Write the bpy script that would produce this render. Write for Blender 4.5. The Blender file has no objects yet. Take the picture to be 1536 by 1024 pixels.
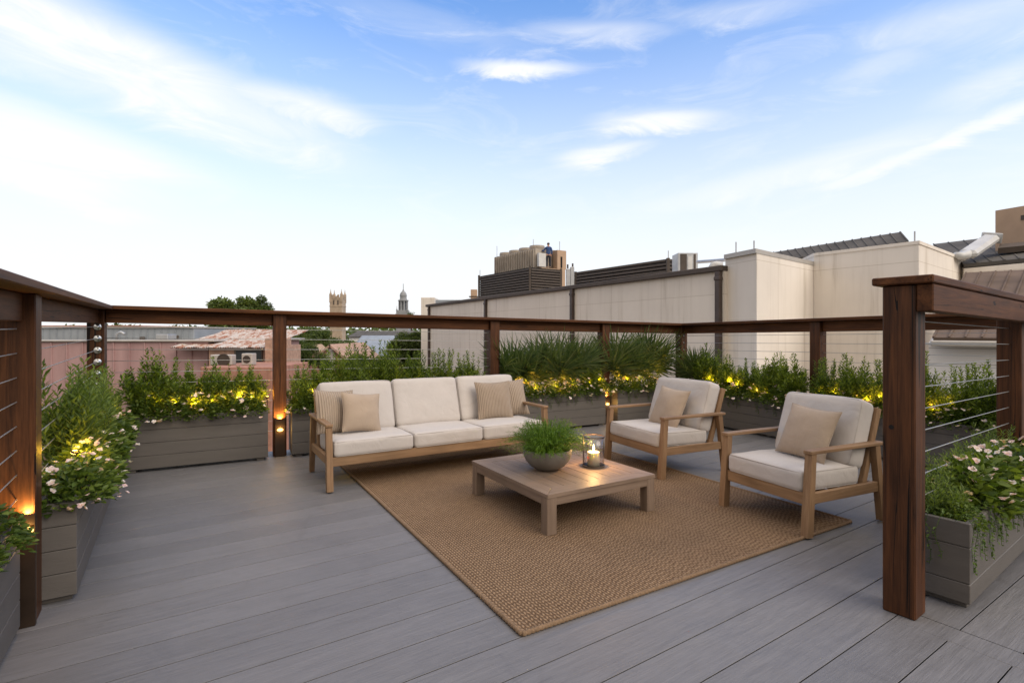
import bpy, bmesh, math, random
from mathutils import Vector, Matrix, noise as mnoise
sc = bpy.context.scene
COL = sc.collection
RND = random.Random(11)
CAM_H, FPX, HORIZ = 1.3, 790.0, 500.0      # eye height (m), focal length and horizon row of the 1536 px wide photograph
PI = math.pi
def rad(a): return math.radians(a)
def AX(u, Y): return (u - 768.0) / FPX * Y          # x of a point that is Y metres away
def AZ(v, Y): return CAM_H - (v - HORIZ) * Y / FPX  # its height


# tuning
EXPO = 1.02; SUN_E = 0.95; SKY_V = 1.5; LAMP = 1.1; LED = 1.6; CANDLE = 3.6; WARM_FILL = (4.7, 4.2, 3.7)

# ------------------------------------------------------------------ mesh builder
class MB:
    def __init__(s, xf=None):
        s.v = []; s.f = []; s.m = []; s.xf = xf
    def add(s, vs, fs, m=0, M=None):
        o = len(s.v)
        for p in vs:
            if M is not None: p = M @ Vector(p)
            if s.xf: p = s.xf(p)
            s.v.append((p[0], p[1], p[2]))
        for f in fs:
            s.f.append([i + o for i in f]); s.m.append(m)
    def box(s, x0, x1, y0, y1, z0, z1, b=.003, m=0, M=None):
        b = min(b, abs(x1-x0)*.45, abs(y1-y0)*.45, abs(z1-z0)*.45)
        X = (x0, x1); Y = (y0, y1); Z = (z0, z1); vs = []; ix = {}
        for i in (0, 1):
            for j in (0, 1):
                for k in (0, 1):
                    sx, sy, sz = 1-2*i, 1-2*j, 1-2*k
                    for a, p in (('x', (X[i], Y[j]+sy*b, Z[k]+sz*b)), ('y', (X[i]+sx*b, Y[j], Z[k]+sz*b)), ('z', (X[i]+sx*b, Y[j]+sy*b, Z[k]))):
                        ix[(i, j, k, a)] = len(vs); vs.append(p)
        g = lambda i, j, k, a: ix[(i, j, k, a)]
        fs = []
        for i in (0, 1): fs.append([g(i,0,0,'x'), g(i,1,0,'x'), g(i,1,1,'x'), g(i,0,1,'x')])
        for j in (0, 1): fs.append([g(0,j,0,'y'), g(1,j,0,'y'), g(1,j,1,'y'), g(0,j,1,'y')])
        for k in (0, 1): fs.append([g(0,0,k,'z'), g(1,0,k,'z'), g(1,1,k,'z'), g(0,1,k,'z')])
        for i in (0, 1):
            for j in (0, 1): fs.append([g(i,j,0,'x'), g(i,j,1,'x'), g(i,j,1,'y'), g(i,j,0,'y')])
        for i in (0, 1):
            for k in (0, 1): fs.append([g(i,0,k,'x'), g(i,1,k,'x'), g(i,1,k,'z'), g(i,0,k,'z')])
        for j in (0, 1):
            for k in (0, 1): fs.append([g(0,j,k,'y'), g(1,j,k,'y'), g(1,j,k,'z'), g(0,j,k,'z')])
        for i in (0, 1):
            for j in (0, 1):
                for k in (0, 1): fs.append([g(i,j,k,'x'), g(i,j,k,'y'), g(i,j,k,'z')])
        s.add(vs, fs, m, M)
    def bar(s, p0, p1, w, t, up=(0, 0, 1), b=.003, m=0, w1=None, t1=None):
        """a straight square bar from p0 to p1; w across, t along 'up'; may taper to w1, t1"""
        p0 = Vector(p0); p1 = Vector(p1); d = p1 - p0; L = d.length; d.normalize()
        up = Vector(up); x = d.cross(up); x.normalize(); u2 = x.cross(d)
        M = Matrix((( d.x, x.x, u2.x, p0.x), (d.y, x.y, u2.y, p0.y), (d.z, x.z, u2.z, p0.z), (0, 0, 0, 1)))
        if w1 is None: s.box(0, L, -w/2, w/2, -t/2, t/2, b, m, M); return
        n0 = len(s.v); keep = s.xf; s.xf = None
        s.box(0, L, -.5, .5, -.5, .5, .001, m)
        s.xf = keep
        for i in range(n0, len(s.v)):
            q = s.v[i]; k = q[0]/L
            p = M @ Vector((q[0], q[1]*(w+(w1-w)*k), q[2]*(t+((t1 or t)-t)*k)))
            if keep: p = keep(p)
            s.v[i] = tuple(p)
    def tube(s, pts, r, n=6, m=0, cap=True, M=None, closed=False):
        pts = [Vector(p) for p in pts]; N = len(pts)
        rr = r if isinstance(r, (list, tuple)) else [r]*N
        vs = []; fs = []; ref = None
        for i, p in enumerate(pts):
            if closed: d = pts[(i+1) % N] - pts[i-1]
            else: d = pts[min(i+1, N-1)] - pts[max(i-1, 0)]
            if d.length < 1e-9: d = Vector((0, 0, 1))
            d.normalize()
            if ref is None: ref = d.orthogonal().normalized()
            x = ref - d*ref.dot(d)
            if x.length < 1e-6: x = d.orthogonal()
            x.normalize(); ref = x; y = d.cross(x)
            for k in range(n):
                a = 2*PI*k/n
                vs.append(p + (x*math.cos(a) + y*math.sin(a))*rr[i])
        for i in range(N if closed else N-1):
            j = (i+1) % N
            for k in range(n):
                l = (k+1) % n
                fs.append([i*n+k, i*n+l, j*n+l, j*n+k])
        if cap and not closed:
            fs.append(list(range(n))[::-1]); fs.append([(N-1)*n+k for k in range(n)])
        s.add(vs, fs, m, M)
    def lathe(s, prof, n=32, c=(0, 0, 0), m=0, M=None):
        vs = []; fs = []
        for r, z in prof:
            for k in range(n):
                a = 2*PI*k/n; vs.append((c[0]+r*math.cos(a), c[1]+r*math.sin(a), c[2]+z))
        for i in range(len(prof)-1):
            for k in range(n):
                l = (k+1) % n; fs.append([i*n+k, i*n+l, (i+1)*n+l, (i+1)*n+k])
        if prof[0][0] > 1e-5: fs.append(list(range(n))[::-1])
        if prof[-1][0] > 1e-5: fs.append([(len(prof)-1)*n+k for k in range(n)])
        s.add(vs, fs, m, M)
    def prism(s, poly, z0, z1, m=0):
        n = len(poly)
        z0 = z0 if isinstance(z0, (list, tuple)) else [z0]*n
        z1 = z1 if isinstance(z1, (list, tuple)) else [z1]*n
        vs = [(p[0], p[1], z0[i]) for i, p in enumerate(poly)] + [(p[0], p[1], z1[i]) for i, p in enumerate(poly)]
        fs = [list(range(n))[::-1], list(range(n, 2*n))] + [[i, (i+1) % n, n+(i+1) % n, n+i] for i in range(n)]
        s.add(vs, fs, m)
    def slab(s, pts, t, m=0):
        """a thick plate: pts its upper corners (3-D), t its thickness along the normal"""
        P = [Vector(p) for p in pts]; nr = (P[1]-P[0]).cross(P[2]-P[0]); nr.normalize()
        if nr.z < 0: nr = -nr
        n = len(P); vs = P + [p - nr*t for p in P]
        fs = [list(range(n)), list(range(n, 2*n))[::-1]] + [[i, (i+1) % n, n+(i+1) % n, n+i] for i in range(n)]
        s.add(vs, fs, m)
    def build(s, name, mats, parent=None, smooth=False, recalc=True, weld=False, loc=None, rz=0, shift=None):
        if not isinstance(mats, (list, tuple)): mats = [mats]
        me = bpy.data.meshes.new(name)
        me.from_pydata(s.v, [], s.f)
        for m in mats: me.materials.append(m)
        if len(mats) > 1: me.polygons.foreach_set('material_index', s.m)
        if recalc or weld:
            bm = bmesh.new(); bm.from_mesh(me)
            if weld: bmesh.ops.remove_doubles(bm, verts=bm.verts, dist=1e-5)
            if recalc: bmesh.ops.recalc_face_normals(bm, faces=bm.faces)
            bm.to_mesh(me); bm.free()
        if smooth: me.polygons.foreach_set('use_smooth', [True]*len(me.polygons))
        me.update()
        o = bpy.data.objects.new(name, me); COL.objects.link(o)
        if parent: o.parent = parent
        if loc: o.location = loc
        if rz: o.rotation_euler.z = rz
        return o

def tag(o, label, cat, group=None):
    o['label'] = label; o['category'] = cat
    if group: o['group'] = group
    return o
def thing(name, label, cat, loc=(0, 0, 0), rz=0, group=None):
    o = bpy.data.objects.new(name, None); COL.objects.link(o)
    o.location = loc; o.rotation_euler = (0, 0, rz); o.empty_display_size = .1
    return tag(o, label, cat, group)
def struct(o): o['kind'] = 'structure'; return o
def inst(name, me, parent=None):
    o = bpy.data.objects.new(name, me); COL.objects.link(o)
    if parent: o.parent = parent
    return o
class Fr:
    """a level frame: origin (x, y), local x axis turned by 'ang'"""
    def __init__(s, o, ang): s.o = o; s.a = ang; s.c = math.cos(ang); s.s = math.sin(ang)
    def p(s, x, y, z=0): return (s.o[0] + s.c*x - s.s*y, s.o[1] + s.s*x + s.c*y, z)
    def inv(s, X, Y):
        dx, dy = X - s.o[0], Y - s.o[1]
        return (dx*s.c + dy*s.s, -dx*s.s + dy*s.c)

# ------------------------------------------------------------------ materials
class NT:
    def __init__(s, name):
        s.mat = bpy.data.materials.new(name); s.mat.use_nodes = True
        s.t = s.mat.node_tree; s.t.nodes.clear()
        s.out = s.t.nodes.new('ShaderNodeOutputMaterial')
    def n(s, typ, ins=None, **kw):
        nd = s.t.nodes.new('ShaderNode' + typ)
        for k, v in kw.items(): setattr(nd, k, v)
        for k, v in (ins or {}).items():
            sk = nd.inputs[k]
            if isinstance(v, bpy.types.NodeSocket): s.t.links.new(v, sk)
            else: sk.default_value = v
        return nd
    def math(s, op, a, b=0.0, c=0.0):
        return s.n('Math', {0: a, 1: b, 2: c}, operation=op).outputs[0]
    def ramp(s, fac, stops):
        r = s.n('ValToRGB', {0: fac}); e = r.color_ramp.elements
        while len(e) < len(stops): e.new(.5)
        for i, (p, c) in enumerate(stops):
            e[i].position = p; e[i].color = (c[0], c[1], c[2], 1)
        return r.outputs[0]
    def coord(s, scale=(1, 1, 1), rot=(0, 0, 0), src='Object'):
        tc = s.n('TexCoord')
        return s.n('Mapping', {'Vector': tc.outputs[src], 'Scale': scale, 'Rotation': rot}).outputs[0]
    def noise(s, vec, scale=5, detail=4, rough=.55, dist=0):
        return s.n('TexNoise', {'Vector': vec, 'Scale': scale, 'Detail': detail, 'Roughness': rough, 'Distortion': dist}).outputs[0]
    def bump(s, h, strength=.3, dist=.01, nrm=None):
        d = {'Height': h, 'Strength': strength, 'Distance': dist}
        if nrm is not None: d['Normal'] = nrm
        return s.n('Bump', d).outputs[0]
    def mix(s, fac, a, b, blend='MIX'):
        m = s.n('Mix', data_type='RGBA', blend_type=blend)
        for k, v in ((0, fac), (6, a), (7, b)):
            if isinstance(v, bpy.types.NodeSocket): s.t.links.new(v, m.inputs[k])
            elif k == 0: m.inputs[0].default_value = v
            else: m.inputs[k].default_value = (v[0], v[1], v[2], 1)
        return m.outputs[2]
    def done(s, **ins):
        ren = {'col': 'Base Color', 'rough': 'Roughness', 'metal': 'Metallic', 'nrm': 'Normal', 'spec': 'Specular IOR Level'}
        d = {}
        for k, v in ins.items():
            if k == 'col' and not isinstance(v, bpy.types.NodeSocket): v = (v[0], v[1], v[2], 1)
            d[ren.get(k, k)] = v
        p = s.n('BsdfPrincipled', d)
        s.t.links.new(p.outputs[0], s.out.inputs[0])
        return s.mat

def mul(c, k): return tuple(min(1, x*k) for x in c)
def plain(name, col, rough=.6, var=.18, scale=6, metal=0, bump=.1, bscale=80, stretch=(1, 1, 1), spec=.5):
    t = NT(name); v = t.coord(stretch)
    n1 = t.noise(v, scale, 6, .6)
    c = t.ramp(n1, [(.3, mul(col, 1-var)), (.7, mul(col, 1+var))])
    n2 = t.noise(v, bscale, 3)
    return t.done(col=c, rough=rough, metal=metal, spec=spec, nrm=t.bump(n2, bump, .004))
def wood(name, dark, light, axis, rough=.5, scale=1.0, crack=0.0, spec=.4):
    t = NT(name)
    st = [26.0*scale]*3; st['xyz'.index(axis)] = 1.3*scale
    oi = t.n('ObjectInfo')
    tc = t.n('TexCoord')
    off = t.n('VectorMath', {0: tc.outputs['Object'], 1: t.n('CombineXYZ', {0: t.math('MULTIPLY', oi.outputs['Random'], 9.0), 1: 0.0, 2: 0.0}).outputs[0]}, operation='ADD').outputs[0]
    v = t.n('Mapping', {'Vector': off, 'Scale': st}).outputs[0]
    n1 = t.noise(v, 1.2, 7, .62, .6)
    n2 = t.noise(v, 5.5, 4, .6, .3)
    f = t.math('ADD', t.math('MULTIPLY', n1, .7), t.math('MULTIPLY', n2, .3))
    c = t.ramp(f, [(.33, dark), (.52, tuple((a+b)/2 for a, b in zip(dark, light))), (.68, light)])
    big = t.noise(t.coord((2.2, 2.2, 2.2)), 1.0, 3)
    c = t.mix(.55, c, t.ramp(big, [(.3, (.55, .55, .55)), (.7, (1.25, 1.25, 1.25))]), 'MULTIPLY')
    h = f
    if crack:
        st2 = [19.0]*3; st2['xyz'.index(axis)] = .32
        ck = t.noise(t.n('Mapping', {'Vector': off, 'Scale': st2}).outputs[0], 1.0, 2, .4, .8)
        line = t.math('LESS_THAN', t.math('ABSOLUTE', t.math('SUBTRACT', ck, .5)), (.0075*crack))
        c = t.mix(line, c, mul(dark, .25))
        h = t.math('SUBTRACT', f, line)
    return t.done(col=c, rough=rough, spec=spec, nrm=t.bump(h, .35, .003))
def fabric(name, col, var=.045, weave=520, rough=.9, rib=0, ribdir=0, ribstr=.5):
    t = NT(name); v = t.coord()
    n1 = t.noise(v, 9, 5, .6)
    w1 = t.n('TexWave', {'Vector': v, 'Scale': weave/20, 'Distortion': 2.0, 'Detail': 1.0}, wave_type='BANDS', bands_direction='X').outputs['Fac']
    w2 = t.n('TexWave', {'Vector': v, 'Scale': weave/20, 'Distortion': 2.0, 'Detail': 1.0}, wave_type='BANDS', bands_direction='Z').outputs['Fac']
    th = t.noise(t.coord((1, 1, 1)), 260, 2)
    f = t.math('ADD', t.math('MULTIPLY', n1, .6), t.math('MULTIPLY', th, .4))
    c = t.ramp(f, [(.32, mul(col, 1-var)), (.68, mul(col, 1+var))])
    wr = t.noise(t.coord((1, 1, 1)), 7, 3, .5, .8)
    h = t.math('ADD', t.math('MULTIPLY', t.math('ADD', w1, w2), .12), t.math('MULTIPLY', th, .3))
    nr = t.bump(h, .35, .002)
    nr = t.bump(wr, .30, .03, nr)
    if rib:
        r1 = t.n('TexWave', {'Vector': v, 'Scale': rib, 'Distortion': .12, 'Detail': 1.0, 'Detail Scale': 2.0}, wave_type='BANDS', bands_direction='X', wave_profile='SIN').outputs['Fac']
        c = t.mix(t.math('MULTIPLY', t.math('SUBTRACT', 1.0, r1), ribstr), c, mul(col, .62))
        nr = t.bump(r1, .9, .008, nr)
    return t.done(col=c, rough=rough, spec=.2, nrm=nr, **{'Sheen Weight': .15})
def leaf(name, cols, rough=.5, trans=.3, scale=1.0):
    t = NT(name)
    g = t.n('NewGeometry'); oi = t.n('ObjectInfo')
    r = g.outputs['Random Per Island']
    f = t.math('ADD', t.math('MULTIPLY', r, .75), t.math('MULTIPLY', oi.outputs['Random'], .25))
    k = len(cols)
    c = t.ramp(f, [((i+.5)/k, cc) for i, cc in enumerate(cols)])
    p = t.n('BsdfPrincipled', {'Base Color': c, 'Roughness': rough, 'Specular IOR Level': .35})
    tr = t.n('BsdfTranslucent', {'Color': t.mix(1.0, c, (1.6, 1.5, .6), 'MULTIPLY')})
    m = t.n('MixShader', {0: trans, 1: p.outputs[0], 2: tr.outputs[0]})
    t.t.links.new(m.outputs[0], t.out.inputs[0])
    return t.mat
def emit(name, col, k):
    t = NT(name)
    e = t.n('Emission', {'Color': (*col, 1), 'Strength': k}); t.t.links.new(e.outputs[0], t.out.inputs[0])
    return t.mat

M = {}
# deck boards: grey composite, embossed grain, one shade per board
def deck_mat(ang, pitch, off):
    t = NT('grey_composite_decking')
    tc = t.n('TexCoord')
    v = t.n('Mapping', {'Vector': tc.outputs['Object'], 'Rotation': (0, 0, -ang)}).outputs[0]
    sp = t.n('SeparateXYZ', {0: v})
    idx = t.math('FLOOR', t.math('DIVIDE', t.math('SUBTRACT', sp.outputs[1], off), pitch))
    wn = t.n('TexWhiteNoise', {'W': idx}, noise_dimensions='1D').outputs['Value']
    sx = t.math('ADD', t.math('MULTIPLY', sp.outputs[0], 1.0), t.math('MULTIPLY', wn, 30.0))
    w = t.n('CombineXYZ', {0: t.math('MULTIPLY', sx, 3.0), 1: t.math('MULTIPLY', sp.outputs[1], 42.0), 2: wn}).outputs[0]
    g1 = t.noise(w, 1.0, 6, .62, .9)
    w2 = t.n('CombineXYZ', {0: t.math('MULTIPLY', sx, 9.0), 1: t.math('MULTIPLY', sp.outputs[1], 210.0), 2: wn}).outputs[0]
    g2 = t.noise(w2, 1.0, 3, .5, .4)
    big = t.noise(v, .9, 4, .55)
    f = t.math('ADD', t.math('MULTIPLY', g1, .55), t.math('MULTIPLY', g2, .45))
    c = t.ramp(f, [(.30, (.126, .122, .123)), (.5, (.160, .155, .157)), (.70, (.194, .188, .191))])
    tone = t.math('ADD', .92, t.math('MULTIPLY', wn, .15))
    c = t.mix(1.0, c, t.n('CombineXYZ', {0: tone, 1: tone, 2: t.math('MULTIPLY', tone, 1.01)}).outputs[0], 'MULTIPLY')
    c = t.mix(.35, c, t.ramp(big, [(.35, (.84, .83, .82)), (.65, (1.12, 1.12, 1.13))]), 'MULTIPLY')
    sc1 = t.noise(t.n('Mapping', {'Vector': v, 'Scale': (5.0, 2.2, 1.0)}).outputs[0], 1.0, 8, .7, 1.2)
    c = t.mix(.5, c, t.ramp(sc1, [(.30, (.80, .78, .76)), (.42, (1, 1, 1)), (.66, (1, 1, 1)), (.76, (1.12, 1.11, 1.10))]), 'MULTIPLY')
    rr = t.n('MapRange', {0: t.math('ADD', t.math('MULTIPLY', f, .5), t.math('MULTIPLY', sc1, .5)), 1: .3, 2: .7, 3: .36, 4: .66}).outputs[0]
    return t.done(col=c, rough=rr, spec=.45, nrm=t.bump(f, .6, .0045))
M['post'] = wood('dark_stained_post_wood', (.020, .0070, .0028), (.135, .0500, .0175), 'z', .5, 1.0, 1.0, .25)
M['rail'] = wood('dark_stained_rail_wood', (.034, .0120, .0048), (.150, .058, .0210), 'x', .58, .8, .6, .18)
M['teak_x'] = wood('weathered_teak_along', (.185, .105, .052), (.330, .205, .112), 'x', .55)
M['teak_y'] = wood('weathered_teak_across', (.185, .105, .052), (.330, .205, .112), 'y', .55)
M['teak_z'] = wood('weathered_teak_upright', (.185, .105, .052), (.330, .205, .112), 'z', .55)
M['table_x'] = wood('taupe_table_wood_along', (.175, .122, .086), (.275, .200, .148), 'x', .5)
M['table_y'] = wood('taupe_table_wood_across', (.175, .122, .086), (.275, .200, .148), 'y', .5)
M['table_z'] = wood('taupe_table_wood_upright', (.175, .122, .086), (.275, .200, .148), 'z', .5)
M['planter'] = plain('taupe_painted_planter', (.108, .096, .085), .6, .10, 3, 0, .25, 40, (1, 1, 6))
M['soil'] = plain('dark_potting_soil', (.018, .012, .008), .95, .5, 30, 0, .8, 60)
M['cushion'] = fabric('cream_cushion_linen', (.485, .447, .418))
M['piping'] = fabric('cream_cushion_piping', (.43, .39, .36))
M['pillow'] = fabric('tan_linen_pillow', (.365, .285, .215), .08, 420)
M['pillow_rib'] = fabric('tan_ribbed_pillow', (.40, .315, .24), .07, 420, .9, 15.5, 0, .55)
M['pillow_fine'] = fabric('tan_fine_ribbed_pillow', (.375, .292, .22), .07, 420, .9, 19, 0, .22)
M['steel'] = plain('brushed_stainless', (.60, .60, .58), .28, .08, 20, 1, .05, 90)
M['cable'] = plain('stainless_cable', (.42, .42, .41), .4, .05, 20, .7, .05, 90)
M['black'] = plain('black_metal', (.018, .017, .016), .45, .2, 10, .3)
M['bowl'] = plain('grey_stoneware', (.17, .155, .135), .55, .14, 14, 0, .25, 120)
M['holder'] = plain('bronze_candle_base', (.13, .10, .075), .45, .2, 12, .4)
_w = NT('candle_wax'); M['wax'] = _w.done(col=(.84, .74, .58), rough=.45, **{'Subsurface Weight': .6, 'Subsurface Radius': (.035, .026, .016), 'Subsurface Scale': 1.0})
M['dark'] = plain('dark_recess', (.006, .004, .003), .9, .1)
M['concrete'] = plain('concrete', (.28, .27, .25), .85, .2, 2, 0, .3, 40)
M['lamp_metal'] = plain('bronze_lamp_metal', (.045, .028, .018), .4, .2, 12, .5)
M['glow'] = emit('warm_lamp_lens', (1.0, .55, .13), 3.2)
M['flame'] = emit('candle_flame', (1.0, .62, .22), 26)
M['led'] = emit('yellow_uplight_lens', (1.0, .72, .16), 10)
M['shrub'] = leaf('shrub_leaves', [(0.043, 0.075, 0.010), (0.084, 0.133, 0.016), (0.136, 0.200, 0.025), (0.189, 0.258, 0.036), (0.261, 0.326, 0.061)], .5, .45)
M['shrub_pale'] = leaf('pale_shrub_leaves', [(0.067, 0.113, 0.024), (0.110, 0.166, 0.034), (0.156, 0.218, 0.048), (0.216, 0.282, 0.074)], .45, .45)
M['stem'] = plain('green_plant_stem', (.050, .070, .022), .7, .3, 12)
M['bloom_leaf'] = leaf('bedding_plant_leaves', [(0.041, 0.072, 0.014), (0.072, 0.119, 0.020), (0.116, 0.171, 0.030), (0.171, 0.232, 0.049)], .5, .40)
M['petal'] = leaf('white_pink_petals', [(.80, .76, .74), (.84, .82, .79), (.74, .58, .57), (.86, .85, .82)], .5, .3)
M['petal_pink'] = leaf('blush_petals', [(.74, .56, .55), (.80, .70, .68), (.70, .48, .49), (.84, .79, .76)], .5, .3)
M['vine'] = leaf('trailing_vine_leaves', [(0.039, 0.078, 0.013), (0.078, 0.137, 0.021), (0.117, 0.182, 0.034)], .5, .3)
M['palm'] = leaf('palmetto_leaves', [(.050, .088, .030), (.080, .125, .042), (.115, .160, .056), (.170, .200, .090)], .45, .32)
M['palm_stem'] = plain('palmetto_stalk', (.11, .10, .045), .6, .3, 12)
M['fern'] = leaf('bright_fern_leaves', [(.050, .105, .008), (.085, .165, .012), (.125, .220, .018), (.170, .270, .028)], .5, .35)
M['tree'] = leaf('far_tree_leaves', [(.050, .078, .022), (.080, .118, .032), (.118, .162, .044), (.165, .210, .066)], .6, .35)
M['tree_pale'] = leaf('far_bush_leaves', [(.055, .085, .028), (.090, .125, .042), (.130, .170, .064)], .6, .2)
M['bark'] = plain('bark', (.06, .042, .030), .9, .3, 10, 0, .6, 30, (3, 3, .6))
# ------------------------------------------------------------------ camera, light, sky
cam = bpy.data.cameras.new('camera'); co = bpy.data.objects.new('camera', cam); COL.objects.link(co)
cam.sensor_width = 36.0; cam.lens = FPX/1536*36.0; cam.shift_y = -12.0/1536
cam.clip_start = .02; cam.clip_end = 6000
co.location = (0, 0, CAM_H); co.rotation_euler = (rad(90), 0, 0)
sc.camera = co
SUN_AZ = math.atan2(.80, -.60); SUN_EL = rad(36)
sl = bpy.data.lights.new('sun', 'SUN'); so = bpy.data.objects.new('sun', sl); COL.objects.link(so)
sl.energy = SUN_E; sl.angle = rad(40); sl.color = (1.0, .90, .78)
sd = Vector((math.sin(SUN_AZ)*math.cos(SUN_EL), math.cos(SUN_AZ)*math.cos(SUN_EL), math.sin(SUN_EL)))
so.rotation_euler = sd.to_track_quat('Z', 'Y').to_euler()

w = bpy.data.worlds.new('World'); sc.world = w; w.use_nodes = True
class WT(NT):
    def __init__(s, world):
        s.t = world.node_tree; s.t.nodes.clear(); s.out = s.t.nodes.new('ShaderNodeOutputWorld')
t = WT(w)
sky = t.n('TexSky', sky_type='NISHITA', sun_disc=False, sun_elevation=SUN_EL, sun_rotation=SUN_AZ, air_density=1.0, dust_density=.6, ozone_density=2.0)
tc = t.n('TexCoord'); d = t.n('SeparateXYZ', {0: tc.outputs['Generated']})
az = t.math('ARCTAN2', d.outputs[0], d.outputs[1]); el = t.math('ARCSINE', d.outputs[2])
hs = t.n('HueSaturation', {'Hue': .505, 'Saturation': 1.24, 'Value': SKY_V, 'Color': sky.outputs[0]})
col = hs.outputs[0]
# the pale band of air above the horizon
hz = t.n('MapRange', {0: el, 1: .02, 2: .66, 3: 1.0, 4: 0.0}, interpolation_type='SMOOTHSTEP').outputs[0]
hz = t.math('MULTIPLY', t.math('POWER', hz, 1.05), 1.0)
col = t.mix(hz, col, (4.86, 4.90, 4.98))
# cirrus: thin streaks lying along fixed directions of the sky, torn by stretched noise
wv = t.n('CombineXYZ', {0: t.math('MULTIPLY', az, 3.2), 1: t.math('MULTIPLY', el, 11.0), 2: 0.0}).outputs[0]
wv = t.n('Mapping', {'Vector': wv, 'Rotation': (0, 0, rad(14))}).outputs[0]
nz = t.noise(wv, 1.6, 10, .64, .9)
nz2 = t.noise(wv, .55, 4, .55, .6)
wob = t.n('CombineXYZ', {0: t.math('MULTIPLY', t.math('SUBTRACT', nz2, .5), .16), 1: t.math('MULTIPLY', t.math('SUBTRACT', nz, .5), .055), 2: 0.0}).outputs[0]
ae = t.n('VectorMath', {0: t.n('CombineXYZ', {0: az, 1: el, 2: 0.0}).outputs[0], 1: wob}, operation='ADD').outputs[0]
CLOUDS = [  # u, v, half length, half height, tilt (deg, + falls to the right), strength
    (190, 105, 430, 76, 13, 1.0), (60, 50, 260, 95, 10, .9), (430, 160, 150, 34, 4, .85), (60, 205, 330, 52, 9, .95), (60, 262, 260, 36, 3, .85), (160, 314, 100, 13, 2, .55),
    (785, 104, 92, 17, 2, 1.0), (985, 183, 100, 21, 4, .95), (912, 231, 72, 17, -4, .9), (900, 52, 120, 24, 4, .5),
    (1400, 215, 250, 14, -15, .8), (1180, 265, 260, 26, -9, .55), (1330, 102, 90, 26, -6, .42), (1440, 40, 170, 44, 8, .5), (640, 40, 200, 30, 6, .22), (1480, 130, 120, 30, -12, .4), (1120, 20, 150, 26, 5, .35)]
mask = None
for (u, v, a, b, tilt, k) in CLOUDS:
    A_ = math.atan((u-768)/FPX); E_ = math.atan((HORIZ-v)/FPX*math.cos(A_))
    kx = math.cos(A_)**2; ky = math.cos(A_)*math.cos(E_)**2
    df = t.n('VectorMath', {0: ae, 1: (A_, E_, 0)}, operation='SUBTRACT').outputs[0]
    rt = t.n('VectorRotate', {'Vector': df, 'Angle': rad(tilt)}, rotation_type='Z_AXIS').outputs[0]
    sv = t.n('VectorMath', {0: rt, 1: (FPX/(a*kx), FPX/(b*ky), 0)}, operation='MULTIPLY').outputs[0]
    ln = t.n('VectorMath', {0: sv}, operation='LENGTH').outputs['Value']
    mk = t.n('MapRange', {0: ln, 1: 1.30, 2: .22, 3: 0.0, 4: k}, interpolation_type='SMOOTHSTEP').outputs[0]
    mask = mk if mask is None else t.math('MAXIMUM', mask, mk)
tear = t.n('MapRange', {0: nz, 1: .30, 2: .66, 3: .58, 4: 1.10}).outputs[0]
thin = t.n('MapRange', {0: nz, 1: .50, 2: .80, 3: 0.0, 4: .34}).outputs[0]
thin = t.math('MULTIPLY', thin, t.n('MapRange', {0: el, 1: .0, 2: .2, 3: 0.0, 4: 1.0}).outputs[0])
mask = t.math('MINIMUM', t.math('ADD', t.math('MULTIPLY', mask, tear), thin), 1.0)
col = t.mix(mask, col, (5.15, 5.2, 5.28))
# unseen cloud bank, added overhead and behind the viewer to warm the fill light
bk = t.math('MAXIMUM', t.n('MapRange', {0: d.outputs[1], 1: .25, 2: -.35, 3: 0.0, 4: 1.0}, interpolation_type='SMOOTHSTEP').outputs[0], t.n('MapRange', {0: el, 1: .85, 2: 1.15, 3: 0.0, 4: 1.0}, interpolation_type='SMOOTHSTEP').outputs[0])
bk = t.math('MULTIPLY', bk, t.n('MapRange', {0: nz2, 1: .25, 2: .6, 3: .82, 4: 1.0}).outputs[0])
kk = t.n('MapRange', {0: el, 1: .0, 2: 1.25, 3: .42, 4: 1.95}).outputs[0]
col = t.mix(bk, col, t.n('VectorMath', {0: WARM_FILL, 3: kk}, operation='SCALE').outputs[0])
bg = t.n('Background', {'Color': col, 'Strength': .1})
t.t.links.new(bg.outputs[0], t.out.inputs[0])
sc.view_settings.view_transform = 'Standard'; sc.view_settings.look = 'None'
sc.view_settings.exposure = EXPO; sc.view_settings.gamma = 1.0
sc.cycles.max_bounces = 8; sc.cycles.diffuse_bounces = 4; sc.cycles.transparent_max_bounces = 12
sc.cycles.sample_clamp_indirect = 4.0; sc.cycles.caustics_reflective = False; sc.cycles.caustics_refractive = False
try:
    sc.cycles.use_denoising = True; sc.cycles.denoiser = 'OPENIMAGEDENOISE'
except Exception: pass

# ------------------------------------------------------------------ the frames the terrace is laid out in
CORNER_L = (-3.869, 4.91); CORNER_R = (2.697, 8.386)
BACK = Fr(CORNER_L, math.atan2(.468, .884))          # x along the back rail, y outwards
LEFT = Fr((-1.363, 1.052), math.atan2(.8386, -.5448)) # from beside the camera to the corner, y outwards
SIDE = Fr(CORNER_R, math.atan2(-.893, .45))          # from the far corner towards the right, y outwards
NEAR = Fr((1.836, 2.468), math.atan2(.588, .809))    # from the big post to the right, y towards the deck
DECK_A = rad(33.6); PITCH = .2045; DOFF = 0.02

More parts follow.
